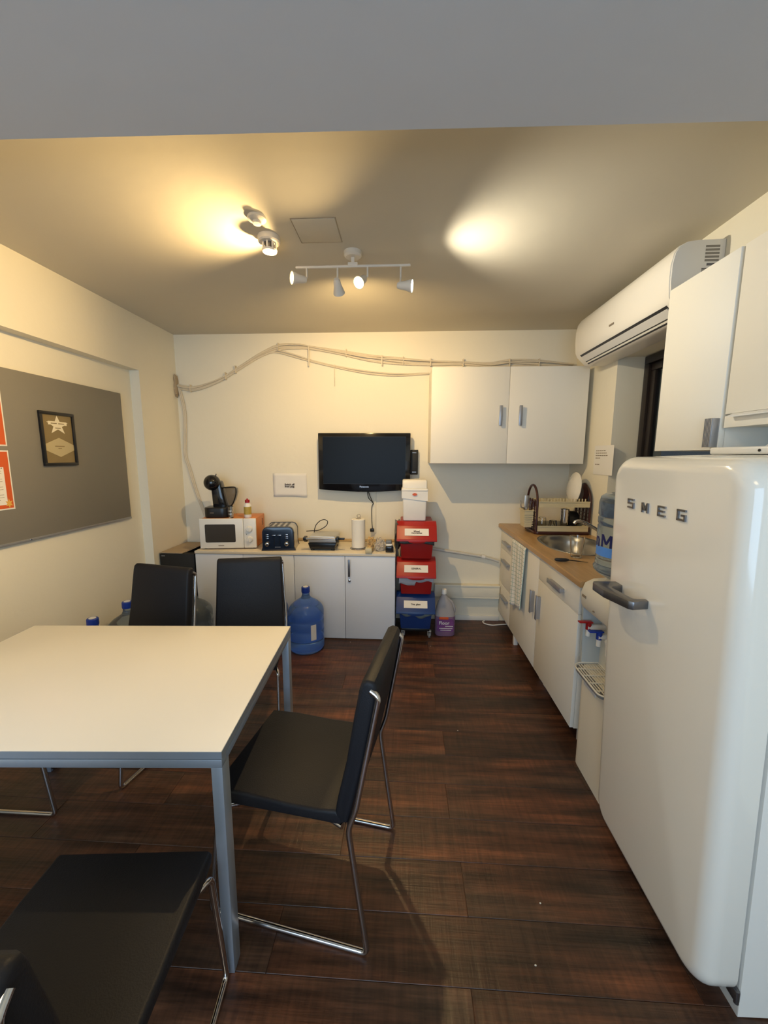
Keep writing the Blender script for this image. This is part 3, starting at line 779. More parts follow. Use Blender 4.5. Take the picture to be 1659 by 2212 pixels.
for xx in (RX0, RX1):
    pts = [(xx, RY0+0.01, 0.92)] + [(xx, RY0+0.01, z) for z in (1.0, 1.08)]
    cy = (RY0+RY1)/2; hw = (RY1-RY0)/2-0.01
    for k in range(17):
        a = PI*k/16
        pts.append((xx, cy - hw*math.cos(a), 1.13 + 0.135*math.sin(a)))
    pts += [(xx, RY1-0.01, z) for z in (1.08, 1.0, 0.92)]
    ar = ob('arch', B().tube(pts, 0.009, 10), M['brown'], rk)
    for k in (1, 2, 3):
        yy = RY0+0.01 + (RY1-RY0-0.02)*k/4
        ob('upright', B().box(xx-0.004, xx+0.004, yy-0.008, yy+0.008, 0.92, 1.16), M['brown'], ar)
    for k in range(8):
        zz = 0.945 + k*0.028
        ob('rung', B().box(xx-0.003, xx+0.003, RY0+0.012, RY1-0.012, zz, zz+0.004), M['brown'], ar)
# cutlery basket hung on the left end
t = thing('cutlery_basket', 'small cream cutlery basket hanging on the left end of the dish rack', 'basket', (0.965, 3.05, 0.94))
b = B()
for k in range(2):
    pass
P0 = [(0.925, 2.985), (0.985, 2.985), (0.985, 3.115), (0.925, 3.115)]
def taper_shell(b, x0, x1, y0, y1, z0, z1, k, wall=0.0025):
    def ring(ins, z, kk):
        cx, cy = (x0+x1)/2, (y0+y1)/2; hx, hy = ((x1-x0)/2-ins)*kk, ((y1-y0)/2-ins)*kk
        return [b.bm.verts.new(p) for p in ((cx-hx, cy-hy, z), (cx+hx, cy-hy, z), (cx+hx, cy+hy, z), (cx-hx, cy+hy, z))]
    r = [ring(0, z0, k), ring(0, z1, 1), ring(wall, z1, 1), ring(wall, z0+wall, k)]
    fs = [b.bm.faces.new(r[0])]
    for a, c_ in zip(r[:-1], r[1:]):
        for i in range(4): fs.append(b.bm.faces.new((a[i], a[(i+1) % 4], c_[(i+1) % 4], c_[i])))
    fs.append(b.bm.faces.new(r[-1]))
    bmesh.ops.recalc_face_normals(b.bm, faces=fs)
    return b
taper_shell(b, 0.918, 0.984, 2.985, 3.11, 0.945, 1.075, 0.8)
for k in range(6):
    b.box(0.9165, 0.985, 2.983, 2.9845, 0.96+k*0.017, 0.966+k*0.017)
ob('basket_body', b, M['cream'], t)
ob('rim', B().tube([(0.916, 2.983, 1.075), (0.986, 2.983, 1.075), (0.986, 3.112, 1.075), (0.916, 3.112, 1.075)], 0.004, 6, closed=True), M['cream'], t)
ob('hook', B().tube(spline([(0.980, 3.03, 1.05), (0.980, 3.03, 1.11), (0.988, 3.03, 1.13), (0.998, 3.03, 1.12)]), 0.004, 6), M['brown'], t)
c1 = thing('fork', 'steel fork leaning to the left out of the cutlery basket', 'cutlery', (0.94, 3.03, 0.96))
ob('shaft', B().tube(spline([(0.955, 3.04, 0.955), (0.93, 3.03, 1.08), (0.895, 3.0, 1.10), (0.885, 2.995, 1.15)]), 0.005, 8, rr=None), M['steel'], c1)
c2 = thing('spatula', 'grey kitchen spatula standing upright in the cutlery basket', 'cutlery', (0.95, 3.06, 0.96))
ob('blade', B().box(0.935, 0.965, 3.055, 3.059, 1.08, 1.185, 0.001), M['steel'], c2)
ob('shaft', B().tube([(0.95, 3.057, 0.955), (0.95, 3.057, 1.09)], 0.0045, 8), M['steel'], c2)
c3 = thing('ladle', 'brown plastic ladle with a looped handle standing in the cutlery basket', 'cutlery', (0.968, 3.03, 0.96))
ob('handle', B().tube(spline([(0.968, 3.02, 0.955), (0.966, 3.02, 1.10), (0.972, 3.02, 1.145), (0.982, 3.02, 1.15), (0.990, 3.02, 1.135), (0.990, 3.02, 1.10)]), 0.005, 8), M['brown'], c3)
# dishes
def plate(cx, cy, cz, r, tilt):
    b = B()
    m = Matrix.Translation((cx, cy, cz)) @ Matrix.Rotation(PI/2+tilt, 4, 'Y')
    b.lathe([(0, 0), (r*0.6, 0), (r*0.66, 0.004), (r, 0.018), (r, 0.021), (r*0.64, 0.008), (r*0.58, 0.005), (0, 0.005)], mtx=m, seg=44)
    return b
tag(ob('dinner_plate', plate(1.285, 3.068, 1.243, 0.125, 0.12), M['china']), 'large white plate standing upright on the top tier of the dish rack', 'plate')
tag(ob('saucer_plate', plate(1.365, 3.075, 1.200, 0.085, 0.05), M['brown']), 'small dark plate standing at the right end of the top tier', 'plate')
tag(ob('drinking_glass', tumbler(B(), (1.075, 3.05), 0.931, 0.028, 0.033, 0.085, True), M['glass']), 'taller upside-down glass on the lower tier of the dish rack', 'glass', 'upside-down glasses in the dish rack')
tag(ob('drinking_glass', tumbler(B(), (1.155, 3.04), 0.931, 0.027, 0.032, 0.065, True), M['glass']), 'shorter upside-down glass on the lower tier, right of the taller one', 'glass', 'upside-down glasses in the dish rack')
tag(ob('travel_mug', B().lathe([(0, 0.931), (0.028, 0.931), (0.033, 1.07), (0.033, 1.085), (0.030, 1.085), (0.027, 0.936), (0, 0.936)], (1.235, 3.03, 0), 28), M['chrome']), 'shiny steel beaker on the lower tier of the dish rack', 'beaker')
cp = thing('black_pan', 'black saucepan lying on its side in the lower tier of the dish rack', 'pan', (1.32, 3.07, 0.93))
ob('pan_body', B().lathe([(0, 0), (0.058, 0), (0.064, 0.01), (0.066, 0.075), (0.063, 0.075), (0.060, 0.012), (0, 0.010)], mtx=Matrix.Translation((1.345, 3.08, 1.000)) @ Matrix.Rotation(-PI/2, 4, 'Y'), seg=32), M['black'], cp)
ob('pan_handle', B().tube([(1.285, 3.035, 0.955), (1.275, 2.99, 0.955), (1.27, 2.965, 0.957)], 0.007, 8), M['black'], cp)

# ================================================================ SIDEBOARD ITEMS
ST = 0.7225
mw = thing('microwave_oven', 'white-fronted microwave oven with orange sides on the sideboard', 'microwave', (-1.653, 3.011, ST), R(7))
local(mw)
ob('body', B().box(0.004, 0.446, 0.022, 0.315, 0.012, 0.252, 0.004), M['orange'], mw)
dd = ob('door', B().box(0.0, 0.348, 0.0, 0.022, 0.010, 0.255, 0.006, 3), M['plastic'], mw)
ob('door_window', B().prism(rrect(0.045, 0.285, 0.060, 0.208, 0.010, 4), 'y', -0.0015, 0.004), M['mwglass'], dd)
ob('brand_mark', B().box(0.145, 0.190, -0.001, 0.001, 0.030, 0.035), M['inkgrey'], dd)
cpn = ob('control_panel', B().box(0.350, 0.450, 0.0, 0.022, 0.010, 0.255, 0.006, 3), M['plastic'], mw)
for zz in (0.168, 0.083):
    kb = B().lathe([(0, 0), (0.027, 0), (0.026, 0.006), (0.022, 0.010), (0.020, 0.020), (0, 0.020)], mtx=Matrix.Translation((0.398, 0.0, zz)) @ Matrix.Rotation(PI/2, 4, 'X'))
    kb.box(0.394, 0.402, -0.026, -0.018, zz-0.018, zz+0.018, 0.002)
    ob('knob', kb, M['plastic'], cpn)
ob('brand_mark', B().box(0.371, 0.375, -0.001, 0.001, 0.122, 0.128), M['ink'], cpn)
for (fx, fy) in ((0.03, 0.04), (0.42, 0.04), (0.03, 0.29), (0.42, 0.29)):
    ob('foot', B().cyl(0.012, 0.0005, 0.0125, (fx, fy), 12), M['rubber'], mw)
for k in range(5):
    ob('vent_slot', B().box(0.4455, 0.4475, 0.225, 0.262, 0.165+k*0.012, 0.170+k*0.012), M['ink'], mw)
MZ = ST + 0.2525
def mwp(x, y, z=0):
    v = Matrix.Translation((-1.653, 3.011, MZ)) @ Matrix.Rotation(R(7), 4, 'Z') @ Vector((x, y, z)); return tuple(v)
cm = thing('coffee_machine', 'black capsule coffee machine with a ball-shaped head on the microwave', 'coffee machine', mwp(0.12, 0.14), R(7))
local(cm)
ob('base', B().prism(rrect(-0.105, 0.10, -0.09, 0.10, 0.06, 6), 'z', 0.0005, 0.085, 0.014, 3), M['black'], cm)
ob('column', B().prism([(-0.045, 0.07), (0.065, 0.07), (0.045, 0.17), (0.030, 0.26), (0.02, 0.30), (-0.06, 0.30), (-0.052, 0.2)], 'y', -0.02, 0.075, 0.014, 3), M['gloss'], cm, angle=50)
ob('head', B().sphere((-0.045, -0.005, 0.285), 0.066, 28, 18), M['gloss'], cm)
ob('lever', B().tube([(-0.015, 0.0, 0.335), (-0.010, 0.0, 0.358)], 0.0035, 8), M['black'], cm)
tb = B().prism([(0.062, 0.085), (0.10, 0.092), (0.125, 0.14), (0.142, 0.20), (0.140, 0.235), (0.115, 0.245), (0.04, 0.24), (0.040, 0.19)], 'y', 0.0, 0.085, 0.012, 3, which='ab')
ob('water_tank', tb, M['tank'], cm, angle=50)
ob('tank_edge', B().tube(spline([(0.068, 0.0, 0.085), (0.10, 0.0, 0.092), (0.127, 0.0, 0.14), (0.144, 0.0, 0.20), (0.140, 0.0, 0.240), (0.110, 0.0, 0.248), (0.035, 0.0, 0.242)]), 0.005, 8), M['black'], cm)
ob('brand_mark', B().box(-0.045, -0.015, -0.0915, -0.0895, 0.040, 0.045), M['inkgrey'], cm)
cl = thing('shot_glass', 'small clear glass with steel bands beside the coffee machine on the microwave', 'glass', mwp(0.238, 0.06))
local(cl)
ob('tumbler', tumbler(B(), (0, 0), 0.0005, 0.019, 0.021, 0.092), M['glass'], cl)
for zz in (0.03, 0.055): ob('band', B().lathe([(0.0205, zz), (0.0215, zz), (0.0215, zz+0.006), (0.0205, zz+0.006), (0.0205, zz)], seg=24), M['steel'], cl)
sb = thing('condiment_bottle', 'small white bottle with a yellow label and red cap on the microwave', 'bottle', mwp(0.372, 0.07))
local(sb)
ob('bottle_body', B().lathe([(0, 0), (0.027, 0), (0.029, 0.004), (0.029, 0.098), (0.024, 0.112), (0.016, 0.120), (0.015, 0.130), (0, 0.130)], (0, 0, 0.0005), 28), M['plastic'], sb)
ob('label_band', B().lathe([(0.0292, 0.028), (0.0298, 0.028), (0.0298, 0.092), (0.0292, 0.092), (0.0292, 0.028)], seg=28), M['salt'], sb)
ob('cap', B().lathe([(0, 0.125), (0.019, 0.125), (0.019, 0.147), (0.008, 0.150), (0.006, 0.158), (0, 0.158)], seg=20), M['redcap'], sb)

ts = thing('toaster', 'dark blue four-slot toaster with chrome sides beside the microwave', 'toaster', (-1.145, 3.0, ST), R(8))
local(ts)
arch = [(0.0, 0.0), (0.272, 0.0), (0.262, 0.03), (0.262, 0.145)] + [(0.217 + 0.045*math.cos(a), 0.145+0.05*math.sin(a)) for a in [R(k*18) for k in range(1, 6)]] + [(0.055 - 0.045*math.sin(a), 0.145+0.05*math.cos(a)) for a in [R(k*18) for k in range(0, 5)]] + [(0.010, 0.145), (0.010, 0.03)]
def sc2(poly, k, cx=0.136, cy=0.0): return [(cx+(u-cx)*k, cy+(v-cy)*(k if v > 0.05 else 1)) for u, v in poly]
ob('front_panel', B().prism(arch, 'y', 0.0, 0.035, 0.006, 3, which='a'), M['toaster'], ts, angle=45)
ob('housing', B().prism(sc2(arch, 0.975), 'y', 0.034, 0.245), M['steel'], ts, angle=45)
ob('back_panel', B().prism(arch, 'y', 0.244, 0.27, 0.006, 3, which='b'), M['toaster'], ts, angle=45)
for x in (0.065, 0.108, 0.155, 0.198):
    ob('slot', B().box(x-0.010, x+0.010, 0.062, 0.222, 0.188, 0.1935), M['black'], ts)
for x in (0.052, 0.205):
    kk = ob('knob', B().lathe([(0, 0), (0.020, 0), (0.021, 0.004), (0.017, 0.012), (0.016, 0.020), (0.012, 0.023), (0, 0.023)], mtx=Matrix.Translation((x, 0.0, 0.058)) @ Matrix.Rotation(PI/2, 4, 'X')), M['chrome'], ts)
    for zz in (0.103, 0.118, 0.133):
        ob('button', B().box(x-0.011, x+0.011, -0.004, 0.001, zz-0.0025, zz+0.0025, 0.001), M['chrome'], ts)
for x in (0.106, 0.150):
    ob('lever', B().box(x-0.015, x+0.015, -0.016, -0.002, 0.126, 0.133, 0.002), M['chrome'], ts)
    ob('lever_slot', B().box(x-0.002, x+0.002, -0.002, 0.002, 0.045, 0.128), M['black'], ts)
ob('brand_mark', B().box(0.11, 0.155, -0.001, 0.001, 0.028, 0.033), M['alu'], ts)

gr = thing('contact_grill', 'black and steel sandwich press with its cord looped behind, on the sideboard', 'grill', (-0.66, 3.15, ST))
GX0, GX1, GY0, GY1 = -0.772, -0.545, 3.035, 3.27
ob('base', B().prism([(GX0+0.015, ST+0.014), (GX1-0.015, ST+0.014), (GX1+0.003, ST+0.062), (GX0-0.003, ST+0.062)], 'y', GY0+0.005, GY1, 0.006, 2), M['black'], gr)
for fx in (GX0+0.03, GX1-0.03):
    for fy in (GY0+0.03, GY1-0.03):
        ob('foot', B().cyl(0.014, ST+0.0005, ST+0.015, (fx, fy), 14), M['rubber'], gr)
ob('lid', B().prism([(GX0, ST+0.066), (GX1, ST+0.066), (GX1-0.006, ST+0.112), (GX1-0.02, ST+0.118), (GX0+0.02, ST+0.118), (GX0+0.006, ST+0.112)], 'y', GY0+0.012, GY1, 0.005, 2), M['steel'], gr)
ob('handle_bar', B().cyl(0.010, GX0-0.012, GX1+0.002, (GY0-0.012, ST+0.103), 16, 0.002, axis='x'), M['chrome'], gr)
ob('handle_arm', B().prism([(GY0-0.024, ST+0.092), (GY0-0.024, ST+0.113), (GY0+0.03, ST+0.118), (GY0+0.05, ST+0.070), (GY0+0.02, ST+0.068)], 'x', GX0-0.034, GX0-0.010, 0.003), M['black'], gr)
ob('handle_arm', B().prism([(GY0-0.024, ST+0.092), (GY0-0.024, ST+0.113), (GY0+0.03, ST+0.118), (GY0+0.05, ST+0.070), (GY0+0.02, ST+0.068)], 'x', GX1+0.001, GX1+0.024, 0.003), M['black'], gr)
ob('release_lever', B().box(GX1+0.024, GX1+0.072, GY0-0.01, GY0+0.012, ST+0.094, ST+0.110, 0.004), M['black'], gr)
ob('cord', B().tube(spline([(-0.77, 3.26, ST+0.08), (-0.775, 3.28, ST+0.11), (-0.765, 3.29, ST+0.16), (-0.73, 3.29, ST+0.20), (-0.69, 3.29, ST+0.215), (-0.66, 3.29, ST+0.20), (-0.67, 3.29, ST+0.165), (-0.71, 3.285, ST+0.135), (-0.75, 3.28, ST+0.12), (-0.80, 3.29, ST+0.115), (-0.85, 3.30, ST+0.11)]), 0.0035, 8), M['rubber'], gr)

pr = thing('paper_roll_holder', 'kitchen paper roll on a chrome wire stand on the sideboard', 'paper roll', (-0.374, 3.142, ST))
local(pr)
ob('paper_roll', B().lathe([(0.019, 0.012), (0.052, 0.012), (0.056, 0.016), (0.056, 0.245), (0.052, 0.25), (0.019, 0.25), (0.019, 0.012)], seg=40), M['roll'], pr)
ob('wire_base', B().tube([(0.068*math.cos(2*PI*k/32), 0.068*math.sin(2*PI*k/32), 0.004) for k in range(32)], 0.0032, 8, closed=True).tube([(-0.068, 0, 0.004), (0.068, 0, 0.004)], 0.003, 8), M['chrome'], pr)
ob('centre_wire', B().tube([(0, 0, 0.004), (0, 0, 0.258)], 0.003, 8).tube([(-0.022, 0, 0.253), (0.022, 0, 0.256)], 0.0032, 8).tube([(0.014*math.cos(2*PI*k/18)+0.003, 0, 0.272+0.014*math.sin(2*PI*k/18)) for k in range(18)], 0.0028, 8, closed=True), M['chrome'], pr)

pk = thing('paper_packet', 'crumpled brown paper packet with a folded cream end at the sideboard edge', 'packet', (-0.265, 3.03, ST))
b = B().blob((-0.268, 3.075, ST+0.050), (0.024, 0.055, 0.052), 0.5, 3.5, 4, 4)
ob('wrapper', b, M['kraft'], pk, angle=20)
ob('folded_end', B().box(-0.302, -0.248, 2.965, 3.015, ST+0.0005, ST+0.045, 0.008, 2, mtx=None), M['cream'], pk)
tag(ob('film_bag', B().blob((-0.192, 3.095, ST+0.045), (0.036, 0.050, 0.046), 0.55, 3.0, 9, 4), M['film'], angle=20), 'crumpled clear plastic bag beside the brown packet on the sideboard', 'bag')
ad = thing('power_adapter', 'black and grey gadget with a white band at the right end of the sideboard', 'electronics', (-0.11, 3.05, ST))
ob('body', B().box(-0.145, -0.082, 3.01, 3.075, ST+0.0005, ST+0.055, 0.012, 3), M['gloss'], ad)
ob('white_band', B().box(-0.140, -0.090, 3.014, 3.07, ST+0.053, ST+0.070, 0.004), M['plastic'], ad)
ob('grey_top', B().box(-0.142, -0.096, 3.018, 3.066, ST+0.069, ST+0.098, 0.006), M['wheel'], ad)
ob('cord', B().tube(spline([(-0.10, 3.01, ST+0.06), (-0.085, 3.005, ST+0.058), (-0.077, 3.003, ST+0.03), (-0.078, 2.995, ST+0.004)]), 0.0018, 6), M['wheel'], ad)

# black box beside the sideboard, cardboard flaps on top
bx = thing('storage_box', 'tall black box with an open cardboard top in the left back corner', 'box', (-1.845, 3.19, 0))
ob('box_body', B().box(-1.990, -1.700, 2.995, 3.40, 0.0, 0.690, 0.004), M['matteblack'], bx)
ob('cardboard_flap', B().box(-1.992, -1.80, 2.997, 3.40, 0.692, 0.697), M['card'], bx, label='beige cardboard flap lying flat')
ob('cardboard_flap', B().prism([(-1.80, 0.692), (-1.796, 0.692), (-1.700, 0.735), (-1.704, 0.738)], 'y', 3.05, 3.40), M['card'], bx, label='raised cardboard flap')
ob('badge', B().box(-1.975, -1.945, 2.9935, 2.9955, 0.668, 0.674), M['alu'], bx)
ob('printed_mark', B().box(-1.745, -1.715, 2.9935, 2.9955, 0.475, 0.482).box(-1.740, -1.735, 2.9935, 2.9955, 0.482, 0.51).box(-1.725, -1.712, 2.9935, 2.9955, 0.500, 0.506), M['label'], bx)

# ================================================================ TV
tv = thing('television', 'black flat screen television on the back wall between the paper sign and the wall cabinet', 'television', (-0.345, 3.36, 1.43))
TX0, TX1, TZ0, TZ1 = -0.737, 0.049, 1.185, 1.676
poly = [(TX0, TZ1), (TX0, TZ0+0.012)] + [(TX0+(TX1-TX0)*k/16, TZ0+0.012-0.02*math.sin(PI*k/16)) for k in range(1, 16)] + [(TX1, TZ0+0.012), (TX1, TZ1)]
ob('bezel', B().prism(poly, 'y', 3.325, 3.372, 0.006, 2), M['gloss'], tv)
ob('screen', B().box(TX0+0.042, TX1-0.042, 3.3235, 3.3255, TZ0+0.065, TZ1-0.035), M['screen'], tv)
ob('screen_rim', B().tube([(TX0+0.040, 3.3245, TZ0+0.062), (TX1-0.040, 3.3245, TZ0+0.062), (TX1-0.040, 3.3245, TZ1-0.033), (TX0+0.040, 3.3245, TZ1-0.033)], 0.0022, 6, closed=True), M['black'], tv)
ob('back_shell', B().box(-0.62, -0.07, 3.372, 3.405, 1.26, 1.60, 0.01), M['black'], tv)
ob('wall_bracket', B().box(-0.45, -0.24, 3.404, 3.427, 1.32, 1.55), M['black'], tv)
text('Panasonic', 0.020, M['alu'], tv, frame((-0.344, 3.3245, 1.222), (1, 0, 0), (0, 0, 1)), 'lettering', 0.0006, 0.0004)
ob('cable', B().tube(spline([(-0.32, 3.40, 1.19), (-0.30, 3.405, 1.13), (-0.275, 3.41, 1.075), (-0.27, 3.415, 1.065)]), 0.0035, 6).tube(spline([(-0.325, 3.40, 1.19), (-0.315, 3.405, 1.12), (-0.285, 3.412, 1.085), (-0.27, 3.415, 1.065)]), 0.0035, 6)
   .tube(spline([(-0.27, 3.415, 1.065), (-0.285, 3.415, 1.04), (-0.287, 3.415, 0.95), (-0.282, 3.41, 0.86), (-0.278, 3.40, 0.838)]), 0.0032, 6), M['rubber'], tv)
ob('plug', B().box(-0.300, -0.264, 3.385, 3.415, 0.815, 0.845, 0.006), M['black'], tv)
spk = thing('wall_speaker', 'slim black box mounted on the wall at the right edge of the television', 'speaker', (0.078, 3.41, 1.44))
ob('housing', B().box(0.050, 0.116, 3.385, 3.43, 1.325, 1.538, 0.005), M['matteblack'], spk)
for zz in (1.345, 1.510): ob('clip', B().box(0.066, 0.100, 3.3835, 3.3855, zz, zz+0.004), M['alu'], spk)
# cable channel under the TV
tag(ob('cable_channel', B().box(-0.262, -0.250, 3.418, 3.43, 0.80, 1.27, 0.002), M['wall']), 'thin white cable channel on the wall under the television', 'cable channel')
# power strip channel along wall behind sideboard
tag(ob('cable_channel', B().box(-1.05, -0.06, 3.405, 3.425, 0.724, 0.744, 0.003), M['kraft']), 'brownish cable channel lying along the back of the sideboard top', 'cable channel')
# sign
sg = thing('paper_sign', 'white paper sign on the wall between the microwave and the television', 'sign', (-1.015, 3.425, 1.22))
b = B(); g = []
for j in range(9):
    r_ = []
    for i in range(13):
        u, v = i/12, j/8
        curl = 0.010*max(0, 1-v*2.2)*abs(u-0.4) + 0.006*(1-u)*(v) + 0.006*noise.noise(Vector((u*4, v*4, 2)))
        r_.append(b.bm.verts.new((-1.170+0.306*u + 0.008*v*(1-2*u)*0.3, 3.4245-abs(curl), 1.122+0.209*v)))
    g.append(r_)
for j in range(8):
    for i in range(12): b.bm.faces.new((g[j][i], g[j][i+1], g[j+1][i+1], g[j+1][i]))
sh = ob('sheet', b, M['paper'], sg); md = sh.modifiers.new('t', 'SOLIDIFY'); md.thickness = 0.0006
text('Switch off\nfrom plug', 0.022, M['ink'], sg, frame((-1.022, 3.4165, 1.221), (1, 0, 0), (0, 0, 1)), 'lettering', 0.0003, 0.0008, line=0.8)
# notice on right pillar
nt_ = thing('paper_notice', 'white typed notice on the wall corner above the dish rack', 'sign', (1.409, 2.86, 1.455))
ob('sheet', B().box(1.4065, 1.4085, 2.728, 2.995, 1.355, 1.562), M['paper'], nt_)
for k, (z, y1) in enumerate(((1.526, 2.815), (1.509, 2.80), (1.492, 2.785), (1.474, 2.895), (1.428, 2.885))):
    yy = 2.972; i = 0
    while yy > y1 + 0.02:
        L_ = random.uniform(0.016, 0.034)
        ob('printed_word', B().box(1.4059, 1.4066, max(y1, yy-L_), yy, z-0.003, z+0.003), M['inkgrey'], nt_)
        yy -= L_ + 0.006

# ================================================================ BIN TOWER
BX = 0.103; BY = 2.985
def stack_bin(z0, m, lbl, txt, top, linermat, n):
    t = thing('stacking_bin', lbl, 'bin', (BX, BY+0.2, z0), 0, 'stacked recycling bins')
    X0, X1 = BX-0.132, BX+0.132
    # tapered body
    b = B()
    def ring(x0, x1, y0, y1, z): return [b.bm.verts.new(p) for p in ((x0, y0, z), (x1, y0, z), (x1, y1, z), (x0, y1, z))]
    rs = [ring(X0+0.012, X1-0.012, BY+0.045, BY+0.37, z0), ring(X0, X1, BY+0.02, BY+0.375, z0+0.16), ring(X0, X1, BY+0.10, BY+0.375, z0+0.292)]
    fs = [b.bm.faces.new(rs[0]), b.bm.faces.new(rs[-1])]
    for a, c_ in zip(rs[:-1], rs[1:]):
        for i in range(4): fs.append(b.bm.faces.new((a[i], a[(i+1) % 4], c_[(i+1) % 4], c_[i])))
    bmesh.ops.recalc_face_normals(b.bm, faces=fs)
    b._bev(fs, 0.008, 2)
    ob('body', b, m, t)
    # slanted lid with a lip
    lx0, lx1 = BX-0.158, BX+0.155
    poly = [(BY-0.028, z0+0.157), (BY-0.022, z0+0.172), (BY+0.045, z0+0.268), (BY+0.10, z0+0.2945), (BY+0.14, z0+0.2945), (BY+0.14, z0+0.288), (BY+0.10, z0+0.286), (BY+0.053, z0+0.262), (BY-0.012, z0+0.166), (BY-0.018, z0+0.152)]
    lid = ob('lid', B().prism(poly, 'x', lx0, lx1, 0.004, 2), m, t)
    lb = B().box(lx0, lx0+0.006, BY-0.01, BY+0.12, z0+0.158, z0+0.17)
    ob('lid_lip', B().prism([(BX-0.06, z0+0.150), (BX-0.03, z0+0.143), (BX+0.03, z0+0.143), (BX+0.06, z0+0.150), (BX+0.07, z0+0.160), (BX-0.07, z0+0.160)], 'y', BY-0.034, BY-0.014, 0.002), m, lid)
    # paper label on the slanted face
    up = Vector((0, 0.067, 0.096)).normalized(); cen = Vector((BX-0.002, BY+0.012, z0+0.222)) 
    nrm = Vector((1, 0, 0)).cross(up)
    fr_ = frame(cen + nrm*0.0015, (1, 0, 0), up)
    ob('paper_label', B().box(-0.094, 0.094, -0.030, 0.030, -0.0005, 0.0005, mtx=fr_), M['paper'], lid)
    text(txt, 0.019, M['ink'], lid, fr_ @ Matrix.Translation((0, 0, 0.0009)), 'lettering', 0.0002, 0.0007, line=0.75)
    # liner hanging out under the lid
    b = B(); rows = []
    N = 40
    for j in range(5):
        r_ = []
        for i in range(N+1):
            u = i/N
            # path: left side back -> front -> right side
            if u < 0.25: x, y = X0-0.004, BY+0.20-(u/0.25)*0.18
            elif u > 0.75: x, y = X1+0.004, BY+0.02+((u-0.75)/0.25)*0.18
            else: x, y = X0-0.004+(u-0.25)/0.5*(X1-X0+0.008), BY+0.018
            dz = 0.168 - j*0.012*(1+0.9*noise.noise(Vector((u*6, n*3.3, 0)))+ (0.8 if n == 1 and u < 0.5 else 0))
            w_ = 0.006*noise.noise(Vector((u*14, j*0.8, n*5.1)))
            r_.append(b.bm.verts.new((x + (w_-0.004 if u < 0.25 else (0.004-w_ if u > 0.75 else 0)), y - (abs(w_)+0.003 if 0.25 <= u <= 0.75 else 0), z0+dz)))
        rows.append(r_)
    for a, c_ in zip(rows[:-1], rows[1:]):
        for i in range(N): b.bm.faces.new((a[i], a[i+1], c_[i+1], c_[i]))
    lo = ob('bin_liner', b, linermat, t, angle=30); md = lo.modifiers.new('t', 'SOLIDIFY'); md.thickness = 0.001
    return t
t1 = stack_bin(0.082, M['blue'], 'blue recycling bin on casters at the bottom of the bin tower', 'Tins, glass', False, M['linerc'], 0)
stack_bin(0.377, M['red'], 'red recycling bin in the middle of the bin tower', 'GENERAL', False, M['linerw'], 1)
t3 = stack_bin(0.672, M['red'], 'topmost red recycling bin, a white lidded bin standing on it', 'Mixed\nrecyclables', True, M['liner'], 2)
# dark liner bulging at the left side of the top bin
b = B().blob((BX-0.150, BY+0.17, 0.85), (0.030, 0.13, 0.11), 0.35, 2.5, 3, 3, flat=False)
ob('bin_liner', b, M['liner'], t3)
ob('base_frame', B().box(BX-0.115, BX+0.115, BY+0.05, BY+0.36, 0.060, 0.0825, 0.004), M['black'], t1)
for (cx, cy) in ((BX-0.100, BY+0.072), (BX+0.115, BY+0.072), (BX-0.100, BY+0.34), (BX+0.115, BY+0.34)):
    cs = ob('caster', B().lathe([(0, -0.009), (0.020, -0.009), (0.024, -0.005), (0.024, 0.005), (0.020, 0.009), (0, 0.009)], (cx, cy-0.008, 0.0245), 20, 'x'), M['wheel'], t1)
    ob('fork', B().box(cx-0.014, cx-0.011, cy-0.014, cy+0.012, 0.020, 0.056).box(cx+0.011, cx+0.014, cy-0.014, cy+0.012, 0.020, 0.056).box(cx-0.016, cx+0.016, cy-0.014, cy+0.014, 0.052, 0.0605, 0.002), M['steel'], cs)
wb = thing('swing_bin', 'small white plastic bin with a swing lid standing on top of the bin tower', 'bin', (0.084, 3.165, 0.9675))
ZB = 0.9675
b = B()
def ringb(hx, hy, z): return [b.bm.verts.new(p) for p in ((0.084-hx, 3.165-hy, z), (0.084+hx, 3.165-hy, z), (0.084+hx, 3.165+hy, z), (0.084-hx, 3.165+hy, z))]
rs = [ringb(0.090, 0.075, ZB), ringb(0.099, 0.083, ZB+0.25)]
fs = [b.bm.faces.new(rs[0]), b.bm.faces.new(rs[1])] + [b.bm.faces.new((rs[0][i], rs[0][(i+1) % 4], rs[1][(i+1) % 4], rs[1][i])) for i in range(4)]
bmesh.ops.recalc_face_normals(b.bm, faces=fs); b._bev(fs, 0.012, 3)
ob('body', b, M['plastic'], wb)
ob('rim', B().box(-0.022, 0.190, 3.075, 3.255, ZB+0.238, ZB+0.262, 0.008, 3), M['plastic'], wb)
b = B(); b.prism([(3.082, ZB+0.26), (3.098, ZB+0.315), (3.112, ZB+0.330), (3.218, ZB+0.330), (3.232, ZB+0.315), (3.248, ZB+0.26)], 'x', -0.014, 0.182, 0.010, 3)
ob('swing_lid', b, M['plastic'], wb)
b = B(); rows = []
for j in range(4):
    r_ = []
    for i in range(41):
        a = 2*PI*i/40
        cx_, cy_ = math.cos(a), math.sin(a); m_ = max(abs(cx_), abs(cy_))
        k = 0.55+0.45/m_ if False else 1/m_
        hx, hy = 0.1025, 0.0865
        q = 1+0.02*noise.noise(Vector((cx_*3, cy_*3, j)))
        r_.append((0.084+hx*cx_*k*q, 3.165+hy*cy_*k*q, ZB+0.245-j*0.022-(0.016*math.sin(a*1.0+2) if j == 3 else 0)))
    rows.append([b.bm.verts.new(p) for p in r_[:-1]])
for a_, c_ in zip(rows[:-1], rows[1:]):
    for i in range(40): b.bm.faces.new((a_[i], a_[(i+1) % 40], c_[(i+1) % 40], c_[i]))
